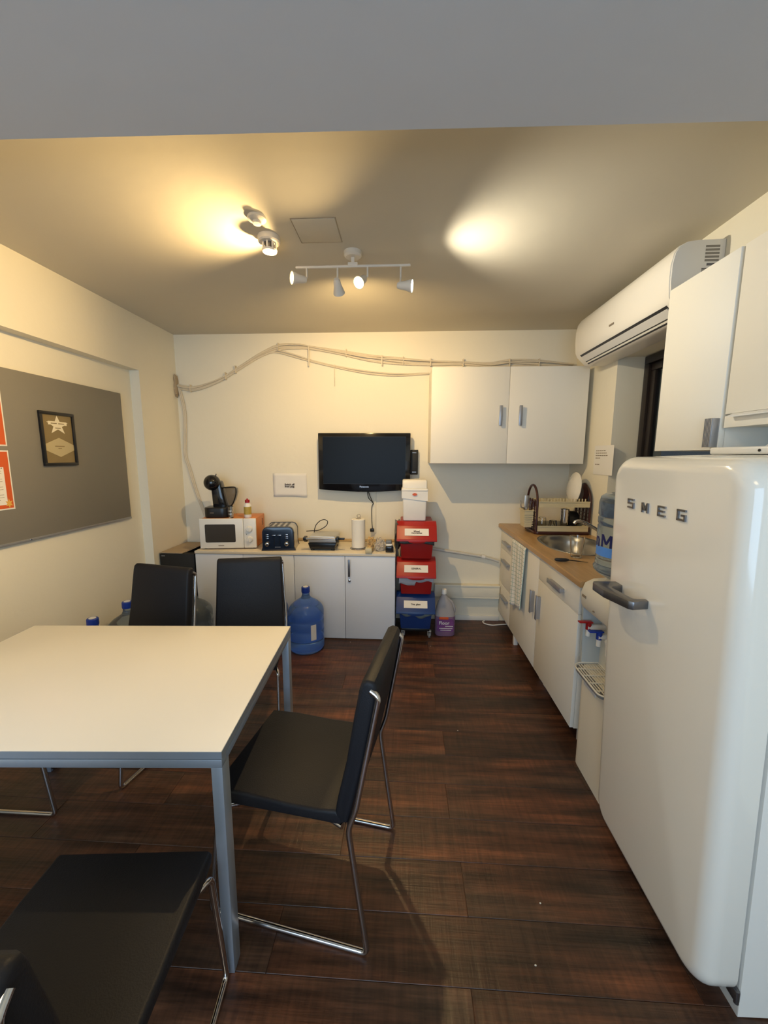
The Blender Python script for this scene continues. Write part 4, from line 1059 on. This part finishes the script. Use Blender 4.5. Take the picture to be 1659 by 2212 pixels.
ob('bin_liner', b, M['plastic'], wb, angle=30)
ob('sticker', B().prism([(0.064, ZB+0.212), (0.084, ZB+0.204), (0.104, ZB+0.212), (0.100, ZB+0.222), (0.084, ZB+0.227), (0.068, ZB+0.222)], 'y', 3.0705, 3.0755), M['orangered'], wb)

# floor cleaner jug
jg = thing('cleaner_jug', 'large jug of purple floor cleaner standing on the floor beside the bin tower', 'bottle', (0.352, 3.13, 0))
def jring(b, hx, hy, z, n=28, p=3.5, cx=0.352, cy=3.13):
    return [b.bm.verts.new((cx+hx*math.copysign(abs(math.cos(2*PI*i/n))**(2/p), math.cos(2*PI*i/n)), cy+hy*math.copysign(abs(math.sin(2*PI*i/n))**(2/p), math.sin(2*PI*i/n)), z)) for i in range(n)]
def loft(b, rings, cap0=True, cap1=True):
    for a, c_ in zip(rings[:-1], rings[1:]):
        n = len(a)
        for i in range(n): b.bm.faces.new((a[i], a[(i+1) % n], c_[(i+1) % n], c_[i]))
    if cap0: b.bm.faces.new(rings[0])
    if cap1: b.bm.faces.new(rings[-1])
    bmesh.ops.recalc_face_normals(b.bm, faces=b.bm.faces[:]); return b
b = B(); ob('jug_lower', loft(b, [jring(b, 0.076, 0.05, 0.0005), jring(b, 0.084, 0.056, 0.012), jring(b, 0.084, 0.056, 0.150), jring(b, 0.083, 0.055, 0.17)]), M['purple'], jg, angle=50)
b = B(); ob('jug_upper', loft(b, [jring(b, 0.083, 0.055, 0.1705), jring(b, 0.078, 0.052, 0.21), jring(b, 0.058, 0.045, 0.275, cx=0.348), jring(b, 0.030, 0.030, 0.325, p=2.2, cx=0.342), jring(b, 0.019, 0.019, 0.345, p=2, cx=0.340), jring(b, 0.018, 0.018, 0.358, p=2, cx=0.340)]), M['jugtop'], jg, angle=50)
ob('jug_handle', B().tube(spline([(0.362, 3.125, 0.318), (0.405, 3.12, 0.285), (0.425, 3.12, 0.24), (0.428, 3.12, 0.205), (0.415, 3.12, 0.19)]), 0.010, 10), M['jugtop'], jg)
ob('cap', B().lathe([(0, 0.352), (0.022, 0.352), (0.021, 0.388), (0.018, 0.392), (0, 0.392)], (0.340, 3.13, 0), 20), M['plastic'], jg)
ob('front_label', B().prism(rrect(0.282, 0.42, 0.045, 0.155, 0.02, 4), 'y', 3.0725, 3.0745), M['purplelabel'], jg)
ob('label_band', B().box(0.30, 0.375, 3.0712, 3.0728, 0.150, 0.170, 0.0005), M['orangered'], jg)
text('Floor', 0.040, M['label'], jg, frame((0.340, 3.0718, 0.118), (1, 0, 0), (0, 0, 1)), 'lettering', 0.0004, 0.0008)
ob('label_line', B().box(0.300, 0.41, 3.0712, 3.0728, 0.070, 0.075).box(0.31, 0.40, 3.0712, 3.0728, 0.055, 0.059).box(0.35, 0.415, 3.0712, 3.0728, 0.088, 0.094), M['label'], jg)

# low trunking, pipe and floor cable by the base cabinets
t = thing('wall_trunking', 'white box trunking low on the back wall between the bins and the drawer unit', 'trunking', (0.58, 3.40, 0.23))
ob('trunking_body', B().box(0.28, 0.858, 3.372, 3.43, 0.235, 0.345, 0.004), M['wall'], t)
ob('trunking_cover', B().box(0.28, 0.858, 3.366, 3.373, 0.332, 0.347, 0.002).box(0.40, 0.858, 3.372, 3.40, 0.225, 0.236, 0.002), M['wall'], t)
t = thing('waste_pipe', 'white sloping waste pipe on the back wall behind the bin tower', 'pipe', (0.55, 3.40, 0.62))
ob('pipe_run', B().tube([(0.10, 3.40, 0.690), (0.30, 3.40, 0.662), (0.70, 3.40, 0.602)], 0.013, 12), M['pipegrey'], t)
ob('pipe_joint', B().tube([(0.69, 3.40, 0.604), (0.72, 3.40, 0.599)], 0.017, 12), M['plastic'], t)
ob('pipe_bend', B().tube(spline([(0.715, 3.40, 0.600), (0.76, 3.395, 0.588), (0.80, 3.39, 0.578), (0.842, 3.385, 0.563)]), 0.0125, 12), M['pipegrey'], t)
tag(ob('floor_cable', B().tube(spline([(0.93, 3.34, 0.006), (0.86, 3.325, 0.006), (0.79, 3.31, 0.006), (0.735, 3.335, 0.006), (0.72, 3.375, 0.006), (0.74, 3.40, 0.006)]), 0.005, 8), M['plastic']), 'white cable looped on the floor by the drawer unit', 'cable')

# ================================================================ CABLES ON THE BACK WALL
up = [(-2.0, 2.088), (-1.868, 2.063), (-1.743, 2.086), (-1.575, 2.15), (-1.408, 2.245), (-1.243, 2.337), (-1.08, 2.399), (-0.922, 2.408), (-0.811, 2.396), (-0.569, 2.357), (-0.296, 2.306), (-0.063, 2.282), (0.207, 2.263), (0.475, 2.258), (0.703, 2.243), (0.853, 2.256), (1.079, 2.253), (1.378, 2.228)]
cb = thing('cable_bundle', 'bundle of cream cables sweeping along the top of the back wall', 'cable', (-0.3, 3.41, 2.25))
for (dz, dy, r_, f) in ((0.010, 0.012, 0.008, 0.2), (-0.006, 0.010, 0.010, 0.9), (-0.022, 0.010, 0.008, 1.7), (0.0, 0.026, 0.006, 2.6)):
    pts = []
    for i, (x, z) in enumerate(up):
        wob = 0.008*math.sin(i*1.3+f*2)
        sp = (1.0 if i > 6 else 0.7)
        pts.append((x, YB-dy-0.001, z+dz*sp+wob*(0.4 if i < 6 else 1.0)))
    ob('cable', B().tube(spline(pts, 5), r_, 8), M['pipe'], cb)
lo = [(-1.16, 2.355), (-1.082, 2.362), (-0.94, 2.325), (-0.79, 2.281), (-0.59, 2.234), (-0.323, 2.187), (-0.081, 2.166), (0.198, 2.172)]
for dz, r_ in ((0.006, 0.006), (-0.008, 0.006)):
    pts = [(x, YB-0.010, z+dz*(0.3+abs(math.sin(i*0.9)))) for i, (x, z) in enumerate(lo)]
    ob('cable', B().tube(spline(pts, 5), r_, 8), M['pipe'], cb)
dn = [(-1.985, 2.09), (-1.970, 2.017), (-1.952, 1.919), (-1.945, 1.82), (-1.955, 1.65), (-1.963, 1.479), (-1.937, 1.376), (-1.887, 1.169), (-1.828, 0.975), (-1.79, 0.86)]
for dx, r_ in ((0.0, 0.009), (0.013, 0.007)):
    ob('cable', B().tube(spline([(x+dx, YB-0.011, z) for x, z in dn], 5), r_, 8), M['pipe'], cb)
for (x, z0, z1) in ((-0.818, 2.235, 2.402), (-0.600, 2.07, 2.248), (-0.198, 2.235, 2.318)):
    ob('cable_tie', B().box(x-0.006 if x != -0.6 else x-0.002, x+0.006 if x != -0.6 else x+0.002, YB-0.034, YB-0.028, z0, z1, 0.001), M['pipe'], cb)
for (x, z) in ((-1.868, 2.065), (-1.55, 2.165), (-1.46, 2.22), (-1.08, 2.40), (-0.50, 2.345), (-0.02, 2.28), (0.21, 2.262), (0.48, 2.258), (0.86, 2.255), (1.1, 2.253)):
    ob('cable_clip', B().box(x-0.004, x+0.004, YB-0.032, YB-0.001, z-0.034, z+0.028, 0.002), M['pipe'], cb)
tag(ob('filler_patch', B().blob((-1.992, 3.405, 2.085), (0.012, 0.026, 0.085), 0.4, 3, 2, 3, flat=False), M['card']), 'brown rough filler patch where the cables enter the left corner', 'patch')

# ================================================================ LEFT WALL
nb = thing('noticeboard', 'large grey noticeboard in the recess of the left wall', 'noticeboard', (XREC, 1.9, 1.45))
ob('board_panel', B().box(XREC, XREC+0.018, 0.75, 2.80, 1.025, 1.925, 0.001), M['notice'], nb)
ob('lower_rail', B().box(XREC, XREC+0.021, 0.75, 2.80, 1.012, 1.026, 0.001), M['alu'], nb)
ob('screw', B().lathe([(0, 0), (0.005, 0), (0.004, 0.002), (0, 0.002)], mtx=Matrix.Translation((XREC+0.021, 2.0, 1.02)) @ Matrix.Rotation(PI/2, 4, 'Y'), seg=10), M['chrome'], nb)
BXp = XREC+0.0185
ce = thing('award_certificate', 'framed bronze certificate with a cream star on the noticeboard', 'picture', (BXp, 2.25, 1.58))
y0, y1, z0, z1 = 2.128, 2.358, 1.420, 1.731
b = B()
fw = 0.017
for (a0, a1, c0, c1) in ((y0, y1, z1-fw, z1), (y0, y1, z0, z0+fw), (y0, y0+fw, z0+fw, z1-fw), (y1-fw, y1, z0+fw, z1-fw)):
    b.box(BXp, BXp+0.014, a0, a1, c0, c1, 0.0015)
ob('picture_frame', b, M['black'], ce)
ob('backing', B().box(BXp, BXp+0.006, y0+fw, y1-fw, z0+fw, z1-fw), M['bronze'], ce)
cy, cz = 2.243, 1.655
star = []
for k in range(10):
    a = PI/2 + k*PI/5; r_ = 0.060 if k % 2 == 0 else 0.024
    star.append((cy - r_*1.25*math.cos(a), cz + r_*0.95*math.sin(a)))
ob('star_print', B().prism(star, 'x', BXp+0.006, BXp+0.0068), M['starwhite'], ce)
ob('ribbon_print', B().prism([(cy-0.062, cz+0.022), (cy+0.062, cz+0.022), (cy+0.062, cz+0.002), (cy-0.062, cz+0.002)], 'x', BXp+0.0068, BXp+0.0073), M['starwhite'], ce)
ob('printed_line', B().box(BXp+0.0073, BXp+0.0077, cy-0.045, cy-0.005, cz+0.008, cz+0.013).box(BXp+0.0073, BXp+0.0077, cy+0.005, cy+0.045, cz+0.008, cz+0.013).box(BXp+0.0073, BXp+0.0077, cy-0.018, cy+0.018, cz-0.018, cz-0.013), M['bronze'], ce)
cz2 = 1.527
ob('diamond_print', B().prism([(y0+fw, cz2+0.016), (cy, cz2+0.056), (y1-fw, cz2+0.016), (y1-fw, cz2-0.016), (cy, cz2-0.056), (y0+fw, cz2-0.016)], 'x', BXp+0.006, BXp+0.0068), M['bronzelight'], ce)
ob('printed_line', B().box(BXp+0.0068, BXp+0.0072, cy-0.032, cy+0.032, cz2+0.004, cz2+0.009).box(BXp+0.0068, BXp+0.0072, cy-0.012, cy+0.012, cz2-0.008, cz2-0.004).box(BXp+0.006, BXp+0.0066, cy-0.03, cy+0.03, z0+0.024, z0+0.028), M['bronze'], ce)
def poster(z0, z1, y1, lower, lbl):
    p = thing('poster', lbl, 'poster', (BXp, y1-0.1, (z0+z1)/2), 0, 'orange posters on the noticeboard')
    y0 = y1-0.215
    ob('sheet', B().box(BXp, BXp+0.0012, y0, y1, z0, z1), M['paper'], p)
    ob('orange_print', B().box(BXp+0.0012, BXp+0.0018, y0+0.007, y1-0.007, z0+0.007, z1-0.007), M['orangered'], p)
    if lower:
        ob('white_panel', B().box(BXp+0.0018, BXp+0.0024, y0+0.02, y1-0.036, z0+0.026, z1-0.085), M['paper'], p)
        for k in range(14):
            zz = z1-0.105-k*0.0135
            if zz > z0+0.04: ob('printed_line', B().box(BXp+0.0024, BXp+0.0027, y0+0.03, y1-0.05-0.02*(k % 3 == 2), zz-0.001, zz+0.001), M['inkgrey'], p)
        for k in range(9): ob('binding_hole', B().box(BXp+0.0024, BXp+0.0027, y1-0.050-k*0.014, y1-0.044-k*0.014, z1-0.093, z1-0.089), M['ink'], p)
        st = []
        for k in range(12):
            a = PI/2 + k*PI/6; r_ = 0.026 if k % 2 == 0 else 0.012
            st.append((y1-0.030+r_*math.cos(a)*0.8, z0+0.032+r_*math.sin(a)))
        ob('star_print', B().prism(st, 'x', BXp+0.0026, BXp+0.0032), M['gold'], p)
        ob('printed_line', B().box(BXp+0.0018, BXp+0.0022, y0+0.05, y1-0.05, z1-0.045, z1-0.035), M['starwhite'], p)
    else:
        for k in range(8):
            zz = z1-0.10-k*0.022
            ob('printed_line', B().box(BXp+0.0018, BXp+0.0021, y0+0.04, y1-0.030-0.01*(k % 2), zz-0.002, zz+0.002), M['gold'], p)
    return p
poster(1.527, 1.824, 1.937, False, 'orange poster with faint lines on the noticeboard, the upper of the two')
poster(1.200, 1.505, 1.937, True, 'orange poster with a white text panel and gold star, the lower of the two')

# ================================================================ AIR CONDITIONER
ac = thing('air_conditioner', 'white split air conditioner on the right wall above the window', 'air conditioner', (1.30, 2.44, 2.28))
AY0, AY1 = 1.945, 2.945
pf = [(1.41, 2.118), (1.30, 2.110), (1.262, 2.116), (1.205, 2.172), (1.192, 2.20), (1.186, 2.26), (1.186, 2.335), (1.196, 2.385), (1.216, 2.415), (1.25, 2.432), (1.30, 2.438), (1.41, 2.44)]
ob('casing', B().prism(pf, 'y', AY0+0.008, AY1, 0.018, 4, which='b'), M['acw'], ac, angle=40)
pe = [(1.408, 2.120), (1.30, 2.112), (1.264, 2.118), (1.208, 2.174), (1.196, 2.20), (1.190, 2.26), (1.190, 2.335), (1.199, 2.383), (1.218, 2.411), (1.25, 2.428), (1.30, 2.434), (1.408, 2.436)]
ob('end_cap', B().prism(pe, 'y', AY0, AY0+0.0085), M['acside'], ac)
# outlet and vanes lie on the slanted lower face
sl = Vector((1.262-1.205, 0, 2.116-2.172)); sl.normalize(); nr = Vector((-sl.z*-1, 0, 0))
nr = Vector((sl.z, 0, -sl.x)).normalized()
def onface(t0, t1, out0, out1, y0, y1, m, name, par):
    p = Vector((1.205, 0, 2.172))
    c = [p+sl*t0+nr*out0, p+sl*t1+nr*out0, p+sl*t1+nr*out1, p+sl*t0+nr*out1]
    return ob(name, B().prism([(q.x, q.z) for q in c], 'y', y0, y1), m, par)
onface(-0.004, 0.080, -0.004, 0.0012, AY0+0.035, AY1-0.07, M['black'], 'air_outlet', ac)
onface(0.010, 0.052, 0.0012, 0.006, AY0+0.04, AY1-0.075, M['acside'], 'vane', ac)
onface(0.060, 0.068, 0.0012, 0.008, AY0+0.04, AY1-0.075, M['acw'], 'vane', ac)
ob('brand_mark', B().box(1.1845, 1.1875, 2.42, 2.47, 2.235, 2.245), M['inkgrey'], ac)
for (xa, xb, za, zb, mm) in ((1.325, 1.385, 2.345, 2.418, M['handle']), (1.335, 1.380, 2.328, 2.338, M['ink']), (1.315, 1.385, 2.290, 2.320, M['ink']), (1.335, 1.37, 2.25, 2.28, M['handle'])):
    b = B(); n_ = 5
    for k in range(n_):
        zz = za+(zb-za)*k/n_
        b.box(xa, xb, AY0-0.0008, AY0+0.0005, zz, zz+(zb-za)/n_*0.6)
    ob('rating_label_print', b, mm, ac)

# ================================================================ CEILING FITTINGS
ts_ = thing('track_spotlight', 'white four-spot ceiling track light in the middle of the ceiling', 'light fixture', (-0.275, 2.14, ZC))
ob('canopy', B().lathe([(0, ZC), (0.046, ZC), (0.045, ZC-0.018), (0.036, ZC-0.026), (0, ZC-0.026)], (-0.275, 2.14, 0), 32), M['lampwhite'], ts_)
ob('stem', B().box(-0.283, -0.267, 2.134, 2.146, 2.440, ZC-0.02).box(-0.300, -0.250, 2.13, 2.15, 2.442, 2.462, 0.003), M['lampwhite'], ts_)
ob('rail', B().box(-0.572, 0.020, 2.133, 2.147, 2.438, 2.450, 0.004), M['lampwhite'], ts_)
def spot(xr, joint, face, d, lit, power, color, key):
    """arm from the rail to the joint, shade opening along d at face centre"""
    d = Vector(d).normalized(); face = Vector(face); joint = Vector(joint)
    back = face - d*0.075
    arm = ob('spot_arm', B().tube(fillet([(xr, 2.14, 2.440), (xr, 2.14, joint.z+0.002), tuple(joint), tuple(back + d*0.012)], 0.010), 0.0045, 8), M['lampwhite'], ts_)
    q = d.to_track_quat('Z', 'Y').to_matrix().to_4x4(); T = Matrix.Translation(back) @ q
    sh_ = ob('spot_shade', B().lathe([(0, 0), (0.013, 0.0), (0.018, 0.012), (0.021, 0.038), (0.030, 0.070), (0.031, 0.076), (0.0285, 0.076), (0.026, 0.066), (0.0, 0.064)], mtx=T, seg=28), M['lampwhite'], ts_)
    ob('lamp_face', B().lathe([(0, 0.0645), (0.0255, 0.0665), (0.027, 0.074), (0.0, 0.0765)], mtx=T, seg=24), {1: M['bulbwarm'], 2: M['bulbcool']}[lit], ts_)
    L = bpy.data.lights.new('spot_beam', 'SPOT'); L.energy = power; L.color = color; L.spot_size = R(key[0]); L.spot_blend = key[1]; L.shadow_soft_size = 0.014
    o = bpy.data.objects.new('spot_beam', L); link(o)
    o.matrix_world = Matrix.Translation(face + d*0.012) @ (-d).to_track_quat('Z', 'Y').to_matrix().to_4x4()
    return o
spot(-0.515, (-0.515, 2.14, 2.395), (-0.578, 2.085, 2.372), (-0.80, -0.55, -0.08), 1, SPOT_W[0], WARM, (132, 1.0))
spot(-0.355, (-0.355, 2.14, 2.400), (-0.355, 2.185, 2.335), (0.05, 0.80, -0.60), 1, SPOT_W[1], WARM, (158, 0.85))
spot(-0.200, (-0.200, 2.14, 2.395), (-0.240, 2.090, 2.345), (-0.35, -0.72, -0.60), 1, SPOT_W[2], WARM, (140, 0.8))
spot(-0.030, (-0.030, 2.14, 2.385), (0.028, 2.090, 2.325), (0.96, -0.18, -0.12), 2, SPOT_W[3], COOL, (124, 1.0))

sd = thing('smoke_detector', 'small round white detector on the ceiling, the one nearer the camera', 'detector', (-0.655, 1.83, ZC))
ob('base', B().lathe([(0, ZC), (0.040, ZC), (0.040, ZC-0.010), (0.026, ZC-0.018), (0, ZC-0.018)], (-0.655, 1.83, 0), 32), M['lampwhite'], sd)
ob('centre', B().lathe([(0, ZC-0.017), (0.020, ZC-0.017), (0.018, ZC-0.028), (0.006, ZC-0.030), (0, ZC-0.030)], (-0.655, 1.83, 0), 24), M['lampwhite'], sd)
sd = thing('smoke_detector', 'larger caged smoke detector on the ceiling, the one nearer the track light', 'detector', (-0.655, 1.985, ZC))
ob('base', B().lathe([(0, ZC), (0.052, ZC), (0.052, ZC-0.022), (0.046, ZC-0.028), (0, ZC-0.028)], (-0.655, 1.985, 0), 32), M['lampwhite'], sd)
ob('sensor_chamber', B().cyl(0.024, ZC-0.058, ZC-0.027, (-0.655, 1.985), 20), M['handle'], sd)
for k in range(8):
    a = 2*PI*k/8
    ob('cage_rib', B().box(-0.004, 0.004, 0.028, 0.034, ZC-0.060, ZC-0.027, mtx=Matrix.Translation((-0.655, 1.985, 0)) @ Matrix.Rotation(a, 4, 'Z')), M['lampwhite'], sd)
ob('sensor_cap', B().lathe([(0, ZC-0.058), (0.036, ZC-0.058), (0.033, ZC-0.066), (0.024, ZC-0.070), (0, ZC-0.070)], (-0.655, 1.985, 0), 28), M['lampwhite'], sd)
ht = thing('access_hatch', 'square access hatch flush with the ceiling beside the track light', 'hatch', (-0.413, 1.945, ZC))
ob('hatch_panel', B().box(-0.509, -0.317, 1.850, 2.038, ZC-0.003, ZC-0.0002, 0.0008), M['ceil'], ht)
ob('hatch_gap', B().tube([(-0.513, 1.846, ZC-0.0005), (-0.313, 1.846, ZC-0.0005), (-0.313, 2.042, ZC-0.0005), (-0.513, 2.042, ZC-0.0005)], 0.0016, 6, closed=True), M['card'], ht)

# ================================================================ TABLE
tb = thing('dining_table', 'white-topped meeting table with a grey metal frame', 'table', (-1.078, 1.251, 0), R(3.0))
local(tb)
TXh, TYh = 0.585, 0.382
ob('tabletop', B().box(-TXh, TXh, -TYh, TYh, 0.6895, 0.710, 0.0015), M['table'], tb)
eb = B()
for (a0, a1, c0, c1) in ((-TXh-0.0015, TXh+0.0015, -TYh-0.0015, -TYh+0.0002), (-TXh-0.0015, TXh+0.0015, TYh-0.0002, TYh+0.0015), (-TXh-0.0015, -TXh+0.0002, -TYh, TYh), (TXh-0.0002, TXh+0.0015, -TYh, TYh)):
    eb.box(a0, a1, c0, c1, 0.6890, 0.7090)
ob('edge_strip', eb, M['silver'], tb)
ob('spacer', B().box(-TXh+0.006, TXh-0.006, -TYh+0.006, TYh-0.006, 0.6845, 0.6896), M['black'], tb)
for (a0, a1, c0, c1) in ((-TXh, TXh, -TYh, -TYh+0.03), (-TXh, TXh, TYh-0.03, TYh), (-TXh, -TXh+0.03, -TYh+0.03, TYh-0.03), (TXh-0.03, TXh, -TYh+0.03, TYh-0.03)):
    ob('frame_rail', B().box(a0, a1, c0, c1, 0.661, 0.6848, 0.001), M['silver'], tb)
for sx in (-1, 1):
    for sy in (-1, 1):
        x0_, x1_ = sorted((sx*TXh, sx*(TXh-0.030))); y0_, y1_ = sorted((sy*TYh, sy*(TYh-0.045)))
        ob('leg', B().box(x0_, x1_, y0_, y1_, 0.0005, 0.6615, 0.0015), M['silver'], tb)

# ================================================================ CHAIRS (local frame: the sitter faces +y)
def make_chair(label):
    t = thing('dining_chair', label, 'chair', (0, 0, 0), 0, 'black cantilever-framed chairs round the table')
    local(t)
    b = B()
    # seat pad: slightly crowned, rounded edges
    b.prism([(-0.185, 0.418), (0.195, 0.410), (0.232, 0.418), (0.238, 0.436), (0.228, 0.454), (0.12, 0.459), (-0.02, 0.453), (-0.12, 0.455), (-0.172, 0.462), (-0.195, 0.45), (-0.2, 0.43)], 'x', -0.198, 0.198, 0.010, 3, which='ab')
    ob('seat', b, M['leather'], t, angle=45)
    b = B()
    poly = [(-0.168, 0.440), (-0.178, 0.50), (-0.205, 0.62), (-0.226, 0.75), (-0.243, 0.845), (-0.250, 0.866), (-0.266, 0.875), (-0.286, 0.870), (-0.294, 0.855), (-0.278, 0.75), (-0.255, 0.62), (-0.228, 0.50), (-0.213, 0.43), (-0.190, 0.422)]
    b.prism(poly, 'x', -0.198, 0.198, 0.012, 3, which='ab')
    for v in b.bm.verts:
        k = max(0, min(1, (v.co.z-0.46)/0.41)); v.co.x *= 1 - 0.06*k
    ob('backrest', b, M['leather'], t, angle=45)
    for s in (-1, 1):
        x = s*0.203
        pts = fillet([(s*0.183, -0.275, 0.846), (s*0.186, -0.299, 0.832), (x, -0.238, 0.49), (x, -0.214, 0.418), (x, -0.243, 0.20), (x, -0.270, 0.0092), (x, 0.258, 0.0092), (x*0.985, 0.210, 0.396), (s*0.160, 0.12, 0.402), (s*0.160, -0.13, 0.402), (s*0.185, -0.19, 0.405)], 0.022, 5)
        ob('side_frame', B().tube(pts, 0.0088, 10), M['chrome'], t)
    ob('cross_bar', B().tube([(-0.160, -0.12, 0.403), (0.160, -0.12, 0.403)], 0.008, 8), M['chrome'], t)
    ob('cross_bar', B().tube([(-0.160, 0.10, 0.402), (0.160, 0.10, 0.402)], 0.008, 8), M['chrome'], t)
    return t
def facing(origin_rz): return origin_rz
ch = make_chair('black leatherette chair pulled out at the right end of the table, seen from the side')
ch.location = (-0.328, 1.206, 0); ch.rotation_euler = (0, 0, R(80.5))
clone(ch, (-0.674, 0.616, 0), R(4.6), 'black leatherette chair nearest the camera, seat seen from behind at bottom left')
clone(ch, (-0.87, 1.975, 0), R(192), 'black leatherette chair behind the table on the right, in front of the sideboard')
clone(ch, (-1.395, 1.775, 0), R(168), 'black leatherette chair behind the table on the left, by the left wall')
clone(ch, (-1.682, 1.14, 0), R(-90), 'black leatherette chair at the left end of the table, only its chrome foot in view')

# ================================================================ WATER BOTTLES
def make_bottle(label, m):
    t = thing('water_bottle', label, 'bottle', (0, 0, 0), 0, 'large blue water bottles on the floor')
    local(t)
    pr_ = [(0, 0.0), (0.112, 0.0), (0.128, 0.008), (0.135, 0.024), (0.135, 0.085), (0.1315, 0.093), (0.135, 0.101), (0.135, 0.165), (0.1315, 0.173), (0.135, 0.181), (0.135, 0.245), (0.1315, 0.253), (0.135, 0.261), (0.135, 0.305), (0.131, 0.325), (0.117, 0.350), (0.088, 0.376), (0.055, 0.397), (0.036, 0.412), (0.029, 0.43), (0.0275, 0.455), (0, 0.455)]
    ob('bottle_body', B().lathe(pr_, (0, 0, 0.0005), 44), m, t, angle=60)
    ob('cap', B().lathe([(0, 0.45), (0.031, 0.45), (0.0325, 0.457), (0.0315, 0.490), (0.028, 0.494), (0, 0.494)], seg=24), M['capblue'], t)
    ob('cap_seal', B().cyl(0.020, 0.4938, 0.4955, seg=20), M['label'], t)
    return t
bo = make_bottle('blue water bottle in plain view in front of the sideboard, right of the chairs', M['bottle'])
bo.location = (-0.745, 2.825, 0)
clone(bo, (-1.03, 2.845, 0), 0.5, 'blue water bottle mostly hidden behind the right-hand back chair')
b2 = clone(bo, (-1.592, 2.745, 0), 1.0, 'grey-blue water bottle between the two back chairs')
c3_ = clone(bo, (-1.885, 2.45, 0), 1.4, 'blue water bottle by the left wall, just left of the left back chair')
clone(bo, (-1.90, 2.17, 0), 2.0, 'water bottle by the left wall, only its blue cap above the table edge')
for root in (b2, c3_):
    for c_ in root.children:
        if c_.name.startswith('bottle_body'):
            c_.data = c_.data.copy(); c_.data.materials[0] = M['bottleclear']
WM[bo.name] = Matrix()
pa = arc_patch(B(), (0, 0, 0), 0.1353, R(-62), R(-44), 0.115, 0.235, 8)
ob('paper_sticker', pa, M['label'], bo)

# crumbs on the floor
CR = ['halfway between the bins and the fridge', 'beside the foot of the fridge', 'left of the fridge door, nearer the camera', 'below the sideboard doors', 'in front of the bin tower', 'in front of the fridge side, nearest the camera']
for i, (x, y) in enumerate(((0.306, 1.95), (0.47, 1.13), (0.40, 0.965), (-0.42, 2.93), (0.22, 2.9), (0.60, 0.84))):
    tag(ob('floor_crumb', B().blob((x, y, 0.0018), (0.003, 0.0022, 0.002), 0.4, 3, i, 1), M['crumb']), 'pale crumb on the dark floor ' + CR[i], 'crumb', 'crumbs on the floor')
